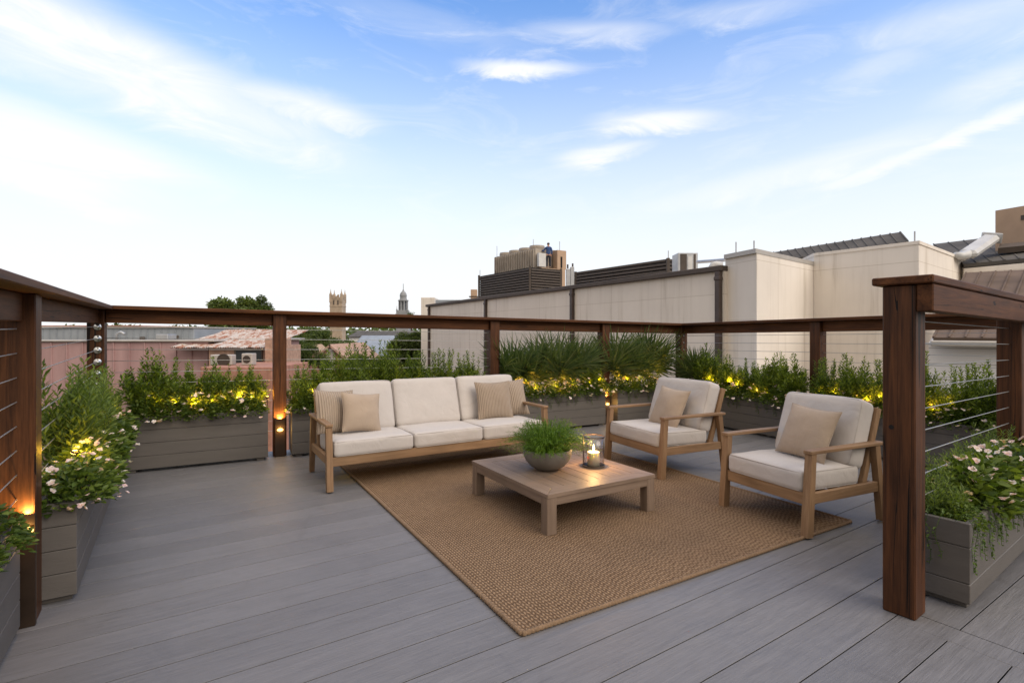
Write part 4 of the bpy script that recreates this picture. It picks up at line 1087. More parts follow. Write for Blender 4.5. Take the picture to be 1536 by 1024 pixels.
# --- stained block
P2 = [W3(1221, 0, 17.7), W3(1378, 0, 15.3), W3(1447, 0, 18.9)]
poly = [(P2[0].x, P2[0].y), (P2[1].x, P2[1].y), (P2[2].x, P2[2].y), (P2[2].x-4, P2[2].y+5), (P2[0].x+1.5, P2[0].y+6)]
t_ = thing('cream_stair_block', 'tall cream block with rain stains, in front of the dark seamed roof', 'building', (0, 0, 0))
zt2 = AZ(361, 15.3)
mb = MB(); mb.prism(poly, GZ, zt2-.10); mb.build('wall', M['cream2'], t_)
cx_, cy_ = sum(p[0] for p in poly)/5, sum(p[1] for p in poly)/5
mb = MB(); mb.prism([(cx_+(x-cx_)*1.008, cy_+(y-cy_)*1.008) for x, y in poly], zt2-.099, zt2); mb.build('roof_edge', M['cream2'], t_)
# --- dark gable roof behind
t_ = thing('dark_roofed_hall', 'hall with a dark seamed metal roof rising behind the stained cream block', 'building', (0, 0, 0))
a, b, c, d_ = W3(1160, 392, 27), W3(1362, 362, 22), W3(1350, 348, 23.5), W3(1150, 380, 29)
e1, e2 = c + Vector((3.2, 3.2, -1.0)), d_ + Vector((3.2, 3.2, -1.0))
mb = MB(); mb.slab([a, b, c, d_], .12); seams(mb, a, b, d_, c, 16, .05); mb.build('roof', M['roof_dark'], t_)
mb = MB(); mb.slab([d_, c, e1, e2], .12); mb.build('roof', M['roof_dark'], t_)
mb = MB(); mb.add([a-Vector((0, 0, .1)), b-Vector((0, 0, .1)), e1-Vector((0, 0, .2)), e2-Vector((0, 0, .2)), (a.x, a.y, GZ), (b.x, b.y, GZ), (e1.x, e1.y, GZ), (e2.x, e2.y, GZ), c-Vector((0, 0, .13)), d_-Vector((0, 0, .13))],
    [[0, 1, 5, 4], [1, 2, 6, 5], [2, 3, 7, 6], [3, 0, 4, 7], [1, 8, 2], [0, 3, 9]]); mb.build('wall', M['coping'], t_)
# --- right: two roofs one above the other
t_ = thing('white_walled_house', 'white board walled building with a brown seamed roof at the right edge', 'building', (0, 0, 0))
a, b, c, d_ = W3(1400, 506, 11.0), W3(1640, 508, 9.6), W3(1660, 398, 14.6), W3(1449, 409, 15.6)
mb = MB(); mb.slab([a, b, c, d_], .10); seams(mb, a, b, d_, c, 9, .035); mb.build('roof', M['roof_brown'], t_)
mb = MB(); g = Vector((0, 0, -.13)); o_ = Vector((.10, .25, 0))
mb.add([a+g+o_, b+g+o_, c+g, d_+g, (a.x+o_.x, a.y+o_.y, GZ), (b.x+o_.x, b.y+o_.y, GZ), (c.x, c.y, GZ), (d_.x, d_.y, GZ)], [[0, 1, 2, 3], [0, 1, 5, 4], [1, 2, 6, 5], [2, 3, 7, 6], [3, 0, 4, 7]]); mb.build('wall', M['white'], t_)
mb = MB(); mb.bar(a+Vector((-.1, -.05, -.12)), b+Vector((0, -.05, -.12)), .10, .12, (0, 0, 1), .02); mb.build('gutter', M['palecap'], t_)
t_ = thing('grey_roofed_house', 'cream building with a grey seamed roof and tan chimney at the upper right', 'building', (0, 0, 0))
a, b, c, d_ = W3(1446, 396, 18.2), W3(1700, 372, 15.5), W3(1700, 330, 20), W3(1400, 366, 25)
mb = MB(); mb.slab([a, b, c, d_], .12); seams(mb, a, b, d_, c, 11, .04); mb.build('roof', M['roof_dark'], t_)
mb = MB(); g = Vector((0, 0, -.16))
mb.add([a+g, b+g, c+g, d_+g, (a.x, a.y, GZ), (b.x, b.y, GZ), (c.x, c.y, GZ), (d_.x, d_.y, GZ)], [[0, 1, 2, 3], [0, 1, 5, 4], [1, 2, 6, 5], [2, 3, 7, 6], [3, 0, 4, 7]]); mb.build('wall', M['cream2'], t_)
p = W3(1493, 318, 19.5); q = W3(1545, 330, 18.6)
fr_ = Fr((p.x, p.y), math.atan2(q.y-p.y, q.x-p.x)); L = math.hypot(q.x-p.x, q.y-p.y)
mb = MB(); cs = [fr_.p(0, 0), fr_.p(L, 0), fr_.p(L, 1.1), fr_.p(0, 1.1)]; mb.prism([(x, y) for x, y, z in cs], AZ(385, 19.5), AZ(316, 19.5)); ch = mb.build('chimney', M['tan'], t_)
mb = MB(); cs = [fr_.p(.74, -.03), fr_.p(1.05, -.03), fr_.p(1.05, -.002), fr_.p(.74, -.002)]; mb.prism([(x, y) for x, y, z in cs], AZ(332, 19), AZ(325, 19)); mb.build('vent_grille', M['louver'], ch)
mb = MB(); mb.slab([W3(1497, 372, 18.3), W3(1560, 366, 17.8), W3(1560, 360, 18.3), W3(1500, 366, 18.8)], .2); mb.build('skylight', M['coping'], t_)
t_ = thing('white_duct', 'boxy white duct climbing the grey roof towards the tan chimney', 'duct')
mb = MB(); p0, p1 = W3(1450, 382, 18.0), W3(1487, 357, 18.9)
mb.bar(p0, p1, .52, .30, (0, -.3, 1), .10); mb.build('casing', M['white_metal'], t_)
mb = MB(); mb.tube([W3(1432, 382, 17.9), W3(1441, 384, 17.9), W3(1449, 382.5, 18.0), p0.lerp(p1, .1)], [.09, .13, .16, .16], 14); mb.build('elbow', M['white_metal'], t_, smooth=True)
mb = MB(); mb.bar(p1, p1+(p1-p0).normalized()*.06, .60, .38, (0, -.3, 1), .03); mb.build('flange', M['white_metal'], t_)
# --- plant on the cream building's roof
def louvre_box(name, label, un, vn, Yn, dirL, LL, dirR, LR, zb, pitch=.17, group=None):
    """a screen of horizontal slats: near corner at (un, Yn), one side running left, one right"""
    c = Vector((AX(un, Yn), Yn, 0)); zt_ = AZ(vn, Yn); dl = Vector((*dirL, 0)).normalized(); dr = Vector((*dirR, 0)).normalized()
    t_ = thing(name, label, 'louvre screen', (0, 0, 0), 0, group)
    for nm, d_, L in (('slat_screen', dl, LL), ('slat_screen', dr, LR)):
        mb = MB(); n = int((zt_-zb)/pitch)
        for k in range(n):
            z = zb + (k+.5)*pitch; mb.bar(c + d_*.10 + Vector((0, 0, z)), c + d_*(L-.05) + Vector((0, 0, z)), .05, pitch*.62, (.0, 0, 1), .006)
        mb.build(nm, M['louver'], t_)
    other = dl*LL; mb = MB()
    for p in (c, c+dl*LL, c+dr*LR): mb.box(p.x-.07, p.x+.07, p.y-.07, p.y+.07, zb, zt_, .01)
    mb.build('frame_post', M['louver'], t_)
    i_ = (dl+dr)*.12; p0 = c+i_; p1 = c+dl*(LL-.1)+i_; p2 = c+dl*(LL-.1)+dr*(LR-.1); p3 = c+dr*(LR-.1)+i_
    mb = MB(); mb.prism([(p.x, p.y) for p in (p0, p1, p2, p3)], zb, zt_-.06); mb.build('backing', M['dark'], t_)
    return c, dl, dr, zt_
RZ = TOP+.0
cc, dl, dr, zl = louvre_box('louvre_enclosure', 'dark slatted enclosure on the cream roof, below the person', 795, 399, 33.0, (-.56, .83), 6.3, (.83, .56), 2.5, RZ, group='slatted screens on the cream roof')
louvre_box('louvre_enclosure', 'long dark slatted screen on the cream roof, left of the grey air unit', 1002, 387, 24.0, (-.56, .83), 6.4, (.83, .56), 1.6, RZ, group='slatted screens on the cream roof')
t_ = thing('cooling_tower', 'tan ribbed cooling tower with four fan rings behind the dark slats', 'cooling tower')
c = Vector((AX(803, 34.2), 34.2, 0)); zt_ = AZ(372, 34.2); lo = zl+.0
p0, p1, p2, p3 = c, c+dl*5.0, c+dl*5.0+dr*2.0, c+dr*2.0
mb = MB(); mb.prism([(p.x, p.y) for p in (p0, p1, p2, p3)], RZ, zt_); mb.build('casing', M['louver_tan'], t_)
mb = MB()
for k in range(18): p = c+dl*(.12+k*.28)-dr*.03; mb.box(p.x-.045, p.x+.045, p.y-.045, p.y+.045, RZ, zt_-.05, .01)
mb.build('rib', M['louver_tan'], t_)
for k in range(4):
    p = c+dl*(.55+k*1.22)+dr*.55; mb = MB(); mb.lathe([(.50, 0), (.52, .12), (.50, .25), (.44, .25), (.42, .02)], 24, c=(p.x, p.y, zt_)); mb.build('fan_ring', M['louver_tan'], t_, smooth=False)
t_ = thing('plant_room', 'small tan plant housing with a white panel behind the person', 'plant housing')
q = c+dr*.02; A1 = q+dr*.0; B1 = c+dr*1.65
def wallbox(mb, a, d1, L1, d2, L2, z0, z1):
    ps = [a, a+d1*L1, a+d1*L1+d2*L2, a+d2*L2]; mb.prism([(p.x, p.y) for p in ps], z0, z1)
mb = MB(); wallbox(mb, c+dr*.06-dl*.6, dr, 1.95, dl, .55, RZ, AZ(402, 34)); wallbox(mb, c+dr*1.35-dl*.6, dr, .75, dl, .5, AZ(402, 34)+.002, AZ(375, 34.5)); mb.build('wall', M['tan'], t_)
mb = MB(); wallbox(mb, c+dr*.06-dl*.3, dr, .62, dl, .2, AZ(396, 34)-.15, AZ(379, 34)); mb.build('white_panel', M['white_metal'], t_)
mb = MB(); wallbox(mb, c+dr*1.62-dl*.635, dr, .12, dl, .03, AZ(400, 34), AZ(383, 34)); mb.build('door', M['dark'], t_)
# person standing on the housing
def skin(name, pts, edges, radii, mat, parent):
    me = bpy.data.meshes.new(name); me.from_pydata(pts, edges, []); me.materials.append(mat)
    o = bpy.data.objects.new(name, me); COL.objects.link(o); o.parent = parent
    m = o.modifiers.new('skin', 'SKIN'); m.use_smooth_shade = True
    for i, r_ in enumerate(radii): me.skin_vertices[0].data[i].radius = (r_, r_) if not isinstance(r_, tuple) else r_
    me.skin_vertices[0].data[0].use_root = True
    s_ = o.modifiers.new('sub', 'SUBSURF'); s_.levels = 2; s_.render_levels = 2
    return o
M['skin'] = plain('skin', (.40, .22, .15), .6, .08); M['shirt'] = plain('navy_blue_shirt', (.025, .06, .17), .85, .15, 12)
M['trousers'] = plain('dark_navy_trousers', (.012, .014, .024), .85, .15, 12); M['hair'] = plain('short_brown_hair', (.05, .03, .02), .8, .3, 40)
pz = AZ(402, 34)+.004; pp = c+dr*.80-dl*.35
t_ = thing('person', 'person in a navy shirt and dark trousers standing on the roof plant, seen from behind', 'person', (pp.x, pp.y, pz), rad(8))
J = [(0, 0, .86), (0, .01, 1.05), (0, .015, 1.28), (0, .01, 1.40), (0, .02, 1.47), (0, .025, 1.56), (0, .03, 1.64),
     (-.17, .01, 1.35), (-.30, .12, 1.18), (-.46, .26, 1.20), (-.53, .30, 1.21), (.18, .01, 1.35), (.23, .0, 1.09), (.20, .06, .86), (.20, .08, .79),
     (-.09, 0, .84), (-.10, .01, .45), (-.10, -.01, .07), (-.11, .10, .035), (.09, 0, .84), (.10, .02, .45), (.11, -.01, .07), (.12, .10, .035)]
E = [(0, 1), (1, 2), (2, 3), (3, 4), (4, 5), (5, 6), (3, 7), (7, 8), (8, 9), (9, 10), (3, 11), (11, 12), (12, 13), (13, 14), (0, 15), (15, 16), (16, 17), (17, 18), (0, 19), (19, 20), (20, 21), (21, 22)]
RR = [(.14, .10), (.13, .095), (.155, .10), (.10, .075), .052, .082, .078, .058, .042, .033, .03, .058, .042, .033, .03, .078, .055, .042, .035, .078, .055, .042, .035]
skin('body', J, E, RR, M['skin'], t_)
skin('shirt', [J[0], J[1], J[2], J[3], J[7], J[8], (-.40, .205, 1.193), J[11], J[12], (.21, .04, .93)], [(0, 1), (1, 2), (2, 3), (3, 4), (4, 5), (5, 6), (3, 7), (7, 8), (8, 9)], [(.165, .12), (.155, .115), (.175, .12), (.115, .09), .074, .056, .047, .074, .056, .047], M['shirt'], t_)
skin('trousers', [(0, 0, .92), (0, 0, .86), J[15], J[16], (-.10, -.005, .10), J[19], J[20], (.11, -.005, .10)], [(0, 1), (1, 2), (2, 3), (3, 4), (1, 5), (5, 6), (6, 7)], [(.155, .115), (.155, .115), .095, .070, .058, .095, .070, .058], M['trousers'], t_)
for x in (-.105, .115):
    mb = MB(); mb.box(x-.05, x+.05, -.07, .17, 0, .075, .02); mb.build('shoe', M['dark'], t_)
mb = MB(); mb.lathe([(.088, 0), (.093, .04), (.08, .085), (.045, .11), (.0001, .118)], 16, c=(0, .018, 1.585)); mb.build('hair', M['hair'], t_, smooth=True)
# smaller roof things
t_ = thing('air_unit', 'grey box air unit on the cream roof, right of the long slatted screen', 'air unit')
Y = 21.5; x0, x1 = AX(1017, Y), AX(1047, Y)
mb = MB(); mb.box(x0, x1, Y, Y+.8, RZ, AZ(379, Y), .02); mb.build('casing', M['galv'], t_)
mb = MB(); mb.box(x0+.09, x0+.36, Y-.012, Y-.001, RZ+.3, AZ(381, Y), .004); mb.build('grille', M['louver'], t_)
mb = MB(); mb.box(x0+.40, x0+.58, Y-.014, Y-.001, RZ+.7, AZ(384, Y), .004); mb.build('panel', M['white_metal'], t_)
mb = MB(); mb.box(x1-.18, x1-.09, Y-.012, Y-.001, RZ+.3, AZ(381, Y), .004); mb.build('grille', M['louver'], t_)
t_ = thing('vent_stack', 'pair of silver metal flues between the two slatted screens', 'flue')
Y = 27.5
for u0, u1, vt in ((849.5, 855.5, 403), (855.8, 861.5, 400)):
    mb = MB(); mb.box(AX(u0, Y), AX(u1, Y), Y, Y+.3, RZ, AZ(vt, Y), .02); mb.build('duct', M['galv'], t_)
for u, vt in ((852, 396), (859.5, 394.5)):
    mb = MB(); mb.tube([(AX(u, Y), Y+.15, AZ(402, Y)), (AX(u, Y), Y+.15, AZ(vt, Y))], .045, 8); mb.build('pipe', M['louver'], t_)
t_ = thing('roof_vent', 'small tan box vent on the cream roof, left of the dark enclosure', 'vent')
Y = 33; mb = MB(); mb.box(AX(706, Y), AX(715.5, Y), Y, Y+.4, RZ, AZ(434, Y), .01); mb.build('hood', M['tan'], t_)
mb = MB(); mb.box(AX(703.5, Y), AX(717.5, Y), Y-.05, Y+.5, AZ(444, Y)-.06, AZ(444, Y), .01); mb.build('curb', M['louver'], t_)
t_ = thing('white_pipe', 'white pipe with a round elbow lying on the cream roof edge beside the corner block', 'pipe')
Y = 17.4; mb = MB(); zc = AZ(398, Y)
mb.tube([(AX(1083, Y), Y, zc+.02), (AX(1074, Y), Y, zc+.04), (AX(1069.5, Y), Y, zc+.02), (AX(1067, Y), Y, zc-.08), (AX(1067, Y), Y+.1, RZ+.17)], .10, 12); mb.build('elbow', M['white_metal'], t_, smooth=True)
mb = MB(); mb.tube([(AX(1046, 19), 19, AZ(393, 19)), (AX(1088, 17.9), 17.9, AZ(390, 17.9))], .06, 8); mb.build('rail', M['galv'], t_)
t_ = thing('roof_edge_wall', 'low grey roof edge at the far left end of the cream building', 'wall')
Y = 41.5
mb = MB(); mb.box(AX(631.5, Y), AX(652, Y), Y, Y+8, GZ, AZ(446, Y), .02); mb.build('end_wall', M['cream2'], t_)
mb = MB(); mb.box(AX(651.9, Y)+.002, AX(690, Y), Y+.5, Y+7, GZ, AZ(449, Y), .02); mb.build('flat_roof', M['roof_blue'], t_)
for i, (u, vb, vt, Y, wh) in enumerate([(745.5, 384, 369, 38, 'over the cooling tower at its left end'), (800, 371, 359, 35, 'beside the person'), (839.5, 376, 362, 36, 'right of the person'), (1002.5, 388, 376, 24.2, 'at the near end of the long slatted screen'),
                                    (1104, 375, 363, 17.5, 'on the left of the corner block'), (1131, 373, 361, 16, 'on the corner of the corner block'), (1372, 362, 347, 15.8, 'on the stained block'), (720, 414, 405, 38.2, 'at the left end of the dark enclosure')]):
    mb = MB(); mb.tube([(AX(u, Y), Y, AZ(vb, Y)-.25), (AX(u, Y), Y, AZ(vt, Y))], .022, 5); o = mb.build('lightning_rod', M['galv']); tag(o, 'thin lightning rod ' + wh, 'rod', 'lightning rods on the roofs')
# --- left: pink metal building, rusty roof, brick walls
t_ = thing('pink_building', 'long pink sheet metal building with a blue grey roof behind the left corner', 'building')
Y = 21.0; xa, xb = AX(-120, Y), AX(312, Y); zt_ = AZ(512.5, Y)
mb = MB(); mb.box(xa, xb, Y, Y+9, GZ, zt_, .01)
for k in range(int((xb-xa)/.62)): x = xa+.3+k*.62; mb.box(x-.02, x+.02, Y-.05, Y-.001, GZ, zt_-.03, .004)
mb.build('wall', M['pink'], t_)
mb = MB(); mb.box(xa, xb+.3, Y-.10, Y+9.1, zt_+.001, zt_+.07, .02); mb.build('roof', M['palecap'], t_)
mb = MB(); x0, x1, z1 = AX(-130, 22.6), AX(291, 22.6), AZ(492, 22.6); mb.box(x0, x1, 22.6, 28, GZ+.2, z1, .02)
for k in range(int((x1-x0)/.30)): x = x0+.15+k*.30; mb.box(x-.012, x+.012, 22.565, 22.599, zt_+.05, z1-.02, .003)
mb.build('upper_wall', M['roof_blue'], t_)
mb = MB(); mb.box(x0, x1+.05, 22.52, 28.05, z1+.001, z1+.06, .01); mb.build('roof_edge', M['palecap'], t_)
for (u0, u1, v0, v1) in ((138, 144, 505, 512), (209, 216, 505, 511), (262, 267, 503, 508)):
    mb = MB(); mb.box(AX(u0, 22.5), AX(u1, 22.5), 22.50, 22.562, AZ(v1, 22.5), AZ(v0, 22.5), .01); mb.build('vent', M['coping'], t_)
mb = MB(); mb.box(AX(-100, 29), AX(218, 29), 28.6, 33, GZ+.2, AZ(488, 28.6), .02); mb.build('rear_wall', M['brick'], t_)
mb = MB(); P = [(AX(u, 21.6), 21.6, zt_+.09+h) for u, h in ((175, 0), (175, .22), (181, .30), (187, .22))]; mb.tube(P, .055, 8); mb.build('roof_pipe', M['galv'], t_, smooth=True)
mb = MB(); mb.box(AX(238, 21.7), AX(256, 21.7), 21.5, 22.1, zt_+.071, zt_+.30, .02); mb.build('roof_hatch', M['galv'], t_)
t_ = thing('rusty_roofed_house', 'orange walled house with a rusty corrugated roof, left of the sofa', 'building')
Y = 20.6; xa, xb = AX(313, Y), AX(402, Y)
mb = MB(); mb.box(xa, xb, Y, Y+3.2, GZ, AZ(519, Y), .01); mb.build('wall', M['orange'], t_)
mb = MB(); n = 46; x0, x1 = AX(256, 20.4), AX(402, 20.4); vs = []; m_ = 10
for j in range(m_+1):
    for i in range(n*4+1):
        k = i/(n*4); y = 20.35+.42*j+ (.14*mnoise.noise(Vector((k*9, 3, 1))) if j in (0, m_) else 0); z = AZ(521, 20.35)+.026*0+(AZ(494.5, 24.6)-AZ(521, 20.35))*j/m_ + .022*math.sin(k*n*2*PI) + .05*mnoise.noise(Vector((k*14, j*.6, 0)))
        vs.append((x0+(x1-x0)*k, y, z))
fs = [[j*(n*4+1)+i, j*(n*4+1)+i+1, (j+1)*(n*4+1)+i+1, (j+1)*(n*4+1)+i] for j in range(m_) for i in range(n*4)]
mb.add(vs, fs); mb.add([Vector(v)-Vector((0, 0, .02)) for v in vs], [f[::-1] for f in fs]); mb.build('roof', M['rust'], t_, smooth=True)
mb = MB(); x = AX(398, 20.6); mb.box(AX(398, 20.2), AX(431, 20.2), 20.15, 20.58, GZ, AZ(507, 20.2), .02); mb.build('chimney', M['orange'], t_)
mb = MB(); mb.box(AX(352, 20.55), AX(394, 20.55), 20.50, 20.595, AZ(545, 20.5), AZ(524, 20.5), .01); f = mb.build('window', M['coping'], t_)
mb = MB(); mb.box(AX(354, 20.5), AX(392, 20.5), 20.485, 20.499, AZ(543, 20.5), AZ(526, 20.5), .002); mb.build('pane', M['glassdark'], f)
t_ = thing('flat_roofed_shed', 'low flat roofed brick shed under the air conditioners', 'building')
mb = MB(); mb.box(AX(300, 17), AX(408, 17), 17.0, 20.1, GZ, AZ(549, 17.5), .02); mb.build('wall', M['brick'], t_)
for i, (u0, u1, vt, wh) in enumerate([(315, 347, 532, 'left of the pair'), (362, 378, 530, 'narrow and tall, right of the pair')]):
    t_ = thing('air_conditioner', 'pale outdoor air conditioner on the shed, ' + wh, 'air conditioner', (0, 0, 0), 0, 'air conditioners on the brick shed')
    Y = 18.0; x0, x1, z0, z1 = AX(u0, Y), AX(u1, Y), AZ(549, 17.5)+.002, AZ(vt, Y)
    mb = MB(); mb.box(x0, x1, Y, Y+.32, z0, z1, .02); mb.build('casing', M['palecap'], t_)
    mb = MB(); rr = min(.22, (x1-x0)*.36); R4 = Matrix.Translation(((x0+x1)/2+(.10 if i == 0 else 0), Y-.002, (z0+z1)/2)) @ Matrix.Rotation(rad(90), 4, 'X'); mb.lathe([(rr, 0), (rr, .012), (rr*.88, .02), (rr*.86, .004), (.0001, .004)], 20, M=R4); g_ = mb.build('fan_grille', M['louver'], t_)
# --- town in the middle distance
def house(label, u0, u1, vt, Y, depth, wall_, roof_, ridge, cat='building', name='far_house', axis='y', flat=False):
    x0, x1 = AX(u0, Y), AX(u1, Y); z = AZ(vt, Y); t_ = thing(name, label, cat)
    mb = MB(); mb.box(x0, x1, Y, Y+depth, GZ, z, .02); mb.build('wall', M[wall_], t_)
    mb = MB(); e = .25
    if axis == 'x':      # ridge parallel to the picture: one slope faces the viewer
        zr = AZ(ridge, Y+depth/2); a, b, c, d_ = Vector((x0-e, Y-e, z+.02)), Vector((x1+e, Y-e, z+.02)), Vector((x1+e, Y+depth/2, zr)), Vector((x0-e, Y+depth/2, zr))
        mb.slab([a, b, c, d_], .12); seams(mb, a, b, d_, c, max(4, int((x1-x0)/.9)), .05); mb.slab([d_, c, c+Vector((0, depth/2+e, z-zr)), d_+Vector((0, depth/2+e, z-zr))], .12)
        mb.build('roof', M[roof_], t_)
        mb = MB(); mb.add([(x0, Y, z), (x0, Y+depth, z), (x0, Y+depth/2, zr-.15), (x1, Y, z), (x1, Y+depth, z), (x1, Y+depth/2, zr-.15)], [[0, 1, 2], [3, 4, 5], [0, 3, 5, 2], [1, 4, 5, 2]]); mb.build('gable', M[wall_], t_)
    else:
        zr = AZ(ridge, Y); xm = (x0+x1)/2
        for sx in (-1, 1):
            xe = xm+sx*((x1-x0)/2+e); mb = MB(); mb.slab([(xe, Y-e, z-.12), (xm, Y-e, zr+.05), (xm, Y+depth, zr+.05), (xe, Y+depth, z-.12)], .14); mb.build('roof', M[roof_], t_)
        mb = MB(); mb.add([(x0, Y, z), (x1, Y, z), (xm, Y, zr-.1), (x0, Y+depth, z), (x1, Y+depth, z), (xm, Y+depth, zr-.1)], [[0, 1, 2], [3, 4, 5], [0, 2, 5, 3], [1, 2, 5, 4]]); mb.build('gable', M[wall_], t_)
        w_ = (x1-x0)*.13; zc = z+(zr-z)*.25
        mb = MB(); pts = [(xm-w_, zc-1.1), (xm+w_, zc-1.1), (xm+w_, zc)] + [(xm+w_*math.cos(a_), zc+w_*1.5*math.sin(a_)) for a_ in [PI*i/8 for i in range(1, 8)]] + [(xm-w_, zc)]
        mb.add([(px, Y-.03, pz_) for px, pz_ in pts]+[(px, Y-.001, pz_) for px, pz_ in pts], [list(range(len(pts)))]+[[i, (i+1) % len(pts), len(pts)+(i+1) % len(pts), len(pts)+i] for i in range(len(pts))]); mb.build('window', M['palecap'], t_)
    return t_
house('small pink gabled house with an arched window, seen above the left end of the sofa', 470, 522, 540, 40, 9, 'brick', 'orange', 517)
house('pale roofed house left of the pink gable', 425, 492, 540, 47, 9, 'white', 'roof_pale', 523, axis='x')
house('tiny brick gable with a tan roof at the left of the pale roof', 436, 450, 527, 43, 6, 'brick', 'tan', 519)
house('long blue grey roofed hall right of the church tower', 522, 612, 534, 64, 14, 'roof_pale', 'roof_blue', 503, axis='x')
house('flat grey hall with white trim behind the long blue grey roof', 524, 608, 505, 88, 12, 'white', 'roof_dark', 496, axis='x')
house('brown roofed houses below the round tree beside the cream building', 592, 634, 545, 46, 8, 'brick', 'roof_brown', 530, axis='x')
house('brown roofed brick house between the pale roof and the long blue roof', 500, 526, 538, 52, 7, 'orange', 'roof_brown', 526, axis='x')
house('little white gabled house in front of the dark trees left of the tower', 446, 462, 512, 66, 8, 'white', 'roof_pale', 505, axis='x')
house('white warehouse with a dark roof on the skyline left of the big tree', 236, 300, 497, 60, 14, 'white', 'roof_dark', 490, axis='x')
# church tower
t_ = thing('church_tower', 'square tan stone church tower with battlements and corner pinnacles', 'tower')
Y = 210; x0, x1 = AX(494.5, Y), AX(513, Y); zt_ = AZ(446, Y); W_ = x1-x0
mb = MB(); mb.box(x0, x1, Y, Y+W_, GZ, zt_, .1)
for z in (AZ(459, Y), AZ(447.5, Y)): mb.box(x0-.1, x1+.1, Y-.1, Y+W_+.1, z-.25, z+.25, .05)
mb.build('shaft', M['tower'], t_)
for i, (px, py) in enumerate(((x0+.3, Y+.3), (x1-.3, Y+.3), (x0+.3, Y+W_-.3), (x1-.3, Y+W_-.3))):
    mb = MB(); mb.box(px-.45, px+.45, py-.45, py+.45, zt_-2, AZ(440.5, Y), .05); mb.lathe([(.4, 0), (.14, 1.0), (.05, 1.9)], 6, c=(px, py, AZ(440.5, Y))); mb.build('pinnacle', M['tower'], t_)
mb = MB()
for k in range(5):
    f = (k+.5)/5
    if k % 2 == 0 or True:
        h_ = 1.15 if k % 2 else .45
        for yy in (Y, Y+W_): mb.box(x0+W_*f-.33, x0+W_*f+.33, yy-.2, yy+.2, zt_+.251*0+.02, zt_+h_, .03)
        for xx in (x0, x1): mb.box(xx-.2, xx+.2, Y+W_*f-.33, Y+W_*f+.33, zt_+.02, zt_+h_, .03)
mb.build('battlements', M['tower'], t_)
for f in (.33, .67):
    mb = MB(); mb.box(x0+W_*f-.28, x0+W_*f+.28, Y-.08, Y-.001, AZ(457, Y), AZ(450, Y), .02); mb.build('belfry_window', M['coping'], t_)
# domed steeple
t_ = thing('steeple', 'pale grey domed steeple with columns and a spike, left of the cream building', 'steeple')
Y = 250; xc = AX(603, Y); yc = Y+3; k_ = Y/FPX*1.1
mb = MB(); mb.box(xc-8.4*k_, xc+8.4*k_, yc-8.4*k_, yc+8.4*k_, GZ, AZ(472, Y), .1); mb.box(xc-9.0*k_, xc+9.0*k_, yc-9.0*k_, yc+9.0*k_, AZ(472, Y)+.01, AZ(471, Y)+.2, .05); mb.box(xc-7.2*k_, xc+7.2*k_, yc-7.2*k_, yc+7.2*k_, AZ(471, Y)+.21, AZ(465, Y), .1); mb.build('base', M['steeple'], t_)
mb = MB(); mb.lathe([(3.4*k_, 0), (3.4*k_, 14*k_)], 12, c=(xc, yc, AZ(465, Y))); mb.build('core', M['steeple'], t_)
for i in range(8):
    a_ = 2*PI*(i+.5)/8; mb = MB(); mb.lathe([(1.1*k_, 0), (1.0*k_, 14*k_)], 8, c=(xc+5.6*k_*math.cos(a_), yc+5.6*k_*math.sin(a_), AZ(465, Y))); mb.build('column', M['steeple'], t_)
mb = MB(); mb.lathe([(7.2*k_, 0), (7.2*k_, 1.4*k_), (5.4*k_, 1.6*k_), (4.6*k_, 4*k_), (4.6*k_, 6.5*k_), (5.0*k_, 7*k_), (4.4*k_, 10*k_), (3.2*k_, 12.2*k_), (1.4*k_, 13.8*k_), (1.0*k_, 15.5*k_), (.45*k_, 16*k_), (.35*k_, 24*k_)], 16, c=(xc, yc, AZ(451, Y))); mb.build('dome', M['steeple'], t_)
for sx in (-1, 1):
    mb = MB(); mb.lathe([(1.0*k_, 0), (.9*k_, 5*k_), (1.3*k_, 5.2*k_), (.3*k_, 8*k_), (.2*k_, 11*k_)], 8, c=(xc+sx*7.4*k_, yc-7*k_, AZ(471, Y))); mb.build('urn', M['steeple'], t_)
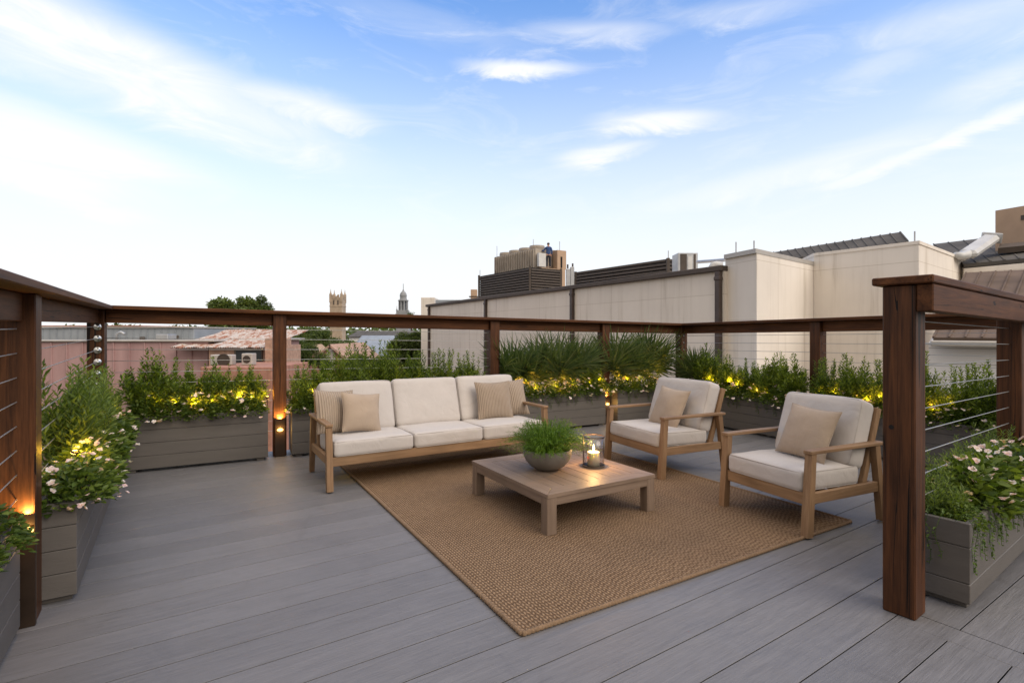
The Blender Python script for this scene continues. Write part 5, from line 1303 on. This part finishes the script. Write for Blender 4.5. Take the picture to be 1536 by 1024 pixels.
# trees
def tree(label, u, vt, Y, wpx, mat, seed, hb=.35, n=5200, squash=1.0, cat='tree', lf=.16):
    r = random.Random(seed); x = AX(u, Y); zt_ = AZ(vt, Y); R_ = wpx/2*Y/FPX; Hc = min(R_*2*squash, zt_-GZ-2)
    t_ = thing('tree', label, cat, (x, Y, GZ)); H = zt_-GZ
    tk = MB(); zc = H-Hc*.55
    tk.tube([(0, 0, 0), (.1, .05, zc*.5), (0, 0, zc)], [.30, .24, .16], 8, cap=False)
    fl = MB(); cl = []
    for k in range(38):
        while True:
            p = Vector((r.uniform(-1, 1), r.uniform(-1, 1), r.uniform(-1, 1)))
            if .25 < p.length < 1: break
        c = Vector((p.x*R_*.80, p.y*R_*.80, H-Hc/2+p.z*Hc*.40)); cl.append((c, R_*r.uniform(.20, .36)))
        if k < 14: tk.tube([(0, 0, zc-r.uniform(0, 1)), tuple(c*.5+Vector((0, 0, zc*.5))), tuple(c)], [.10, .06, .02], 5, cap=False)
    tk.build('trunk', M['bark'], t_, smooth=True)
    for k in range(n):
        c, q = r.choice(cl); d_ = rv(r).normalized(); d_.z *= .75
        b = c + d_*q*r.uniform(.55, 1.08); dd = d_ + rv(r)*.7; L = lf*r.uniform(.6, 1.3)*R_/2.2
        leaf4(fl, b, dd, L*1.6, L*.42, r, .3, .2)
    fl.build('crown', M[mat], t_, recalc=False)
tree('big dark tree standing above the railing left of the church tower', 352, 444, 46, 92, 'tree', 1, n=17000, squash=.8, lf=.17)
tree('smaller tree top at the right of the big dark tree', 392, 441, 47, 40, 'tree', 2, n=9000, squash=1.3, lf=.2)
tree('dark tree below the railing, left of the church tower base', 455, 484, 70, 95, 'tree', 3, n=10000, squash=1.0)
tree('dense tree at the foot of the church tower, left side', 482, 491, 62, 60, 'tree', 4, n=10000)
tree('pale bush in front of the church tower base', 510, 502, 52, 66, 'tree_pale', 5, n=10000)
tree('round dark tree beside the cream building, below the steeple', 609, 488, 44, 62, 'tree', 6, n=15000, squash=1.1)
tree('tree showing between the rusty roof and the post', 412, 484, 60, 80, 'tree', 7, n=10000)
tree('low tree behind the rusty roof', 318, 487, 52, 90, 'tree', 8, n=10000, squash=.6)
tree('bushy tree between the pink gable and the long blue roof', 540, 528, 38, 60, 'tree_pale', 11, n=9000)
tree('low dark tree in front of the brown roofed houses', 580, 532, 36, 56, 'tree', 12, n=9000)
tree('dark green tree just right of the lit post, below the railing', 452, 504, 34, 54, 'tree', 13, n=9000)
tree('small bush at the left foot of the pink gable', 484, 527, 34, 34, 'tree_pale', 14, n=6000)
tree('autumn coloured tree at the foot of the steeple', 617, 466, 120, 16, 'tree_pale', 9, n=2500)
mb = MB(); r = random.Random(9)
for k in range(9000):
    u = r.uniform(-400, 1000); Y = r.uniform(270, 420); b = Vector((AX(u, Y), Y, GZ + (AZ(492, 300)-GZ+1.5*mnoise.noise(Vector((u*.02, 0, 0)))*2)*math.sqrt(r.random())))
    leaf4(mb, b, rv(r), 3.2, 1.1, r)
o = mb.build('far_treeline', M['tree'], recalc=False); o['kind'] = 'stuff'; o['label'] = 'far dark line of trees on the horizon'
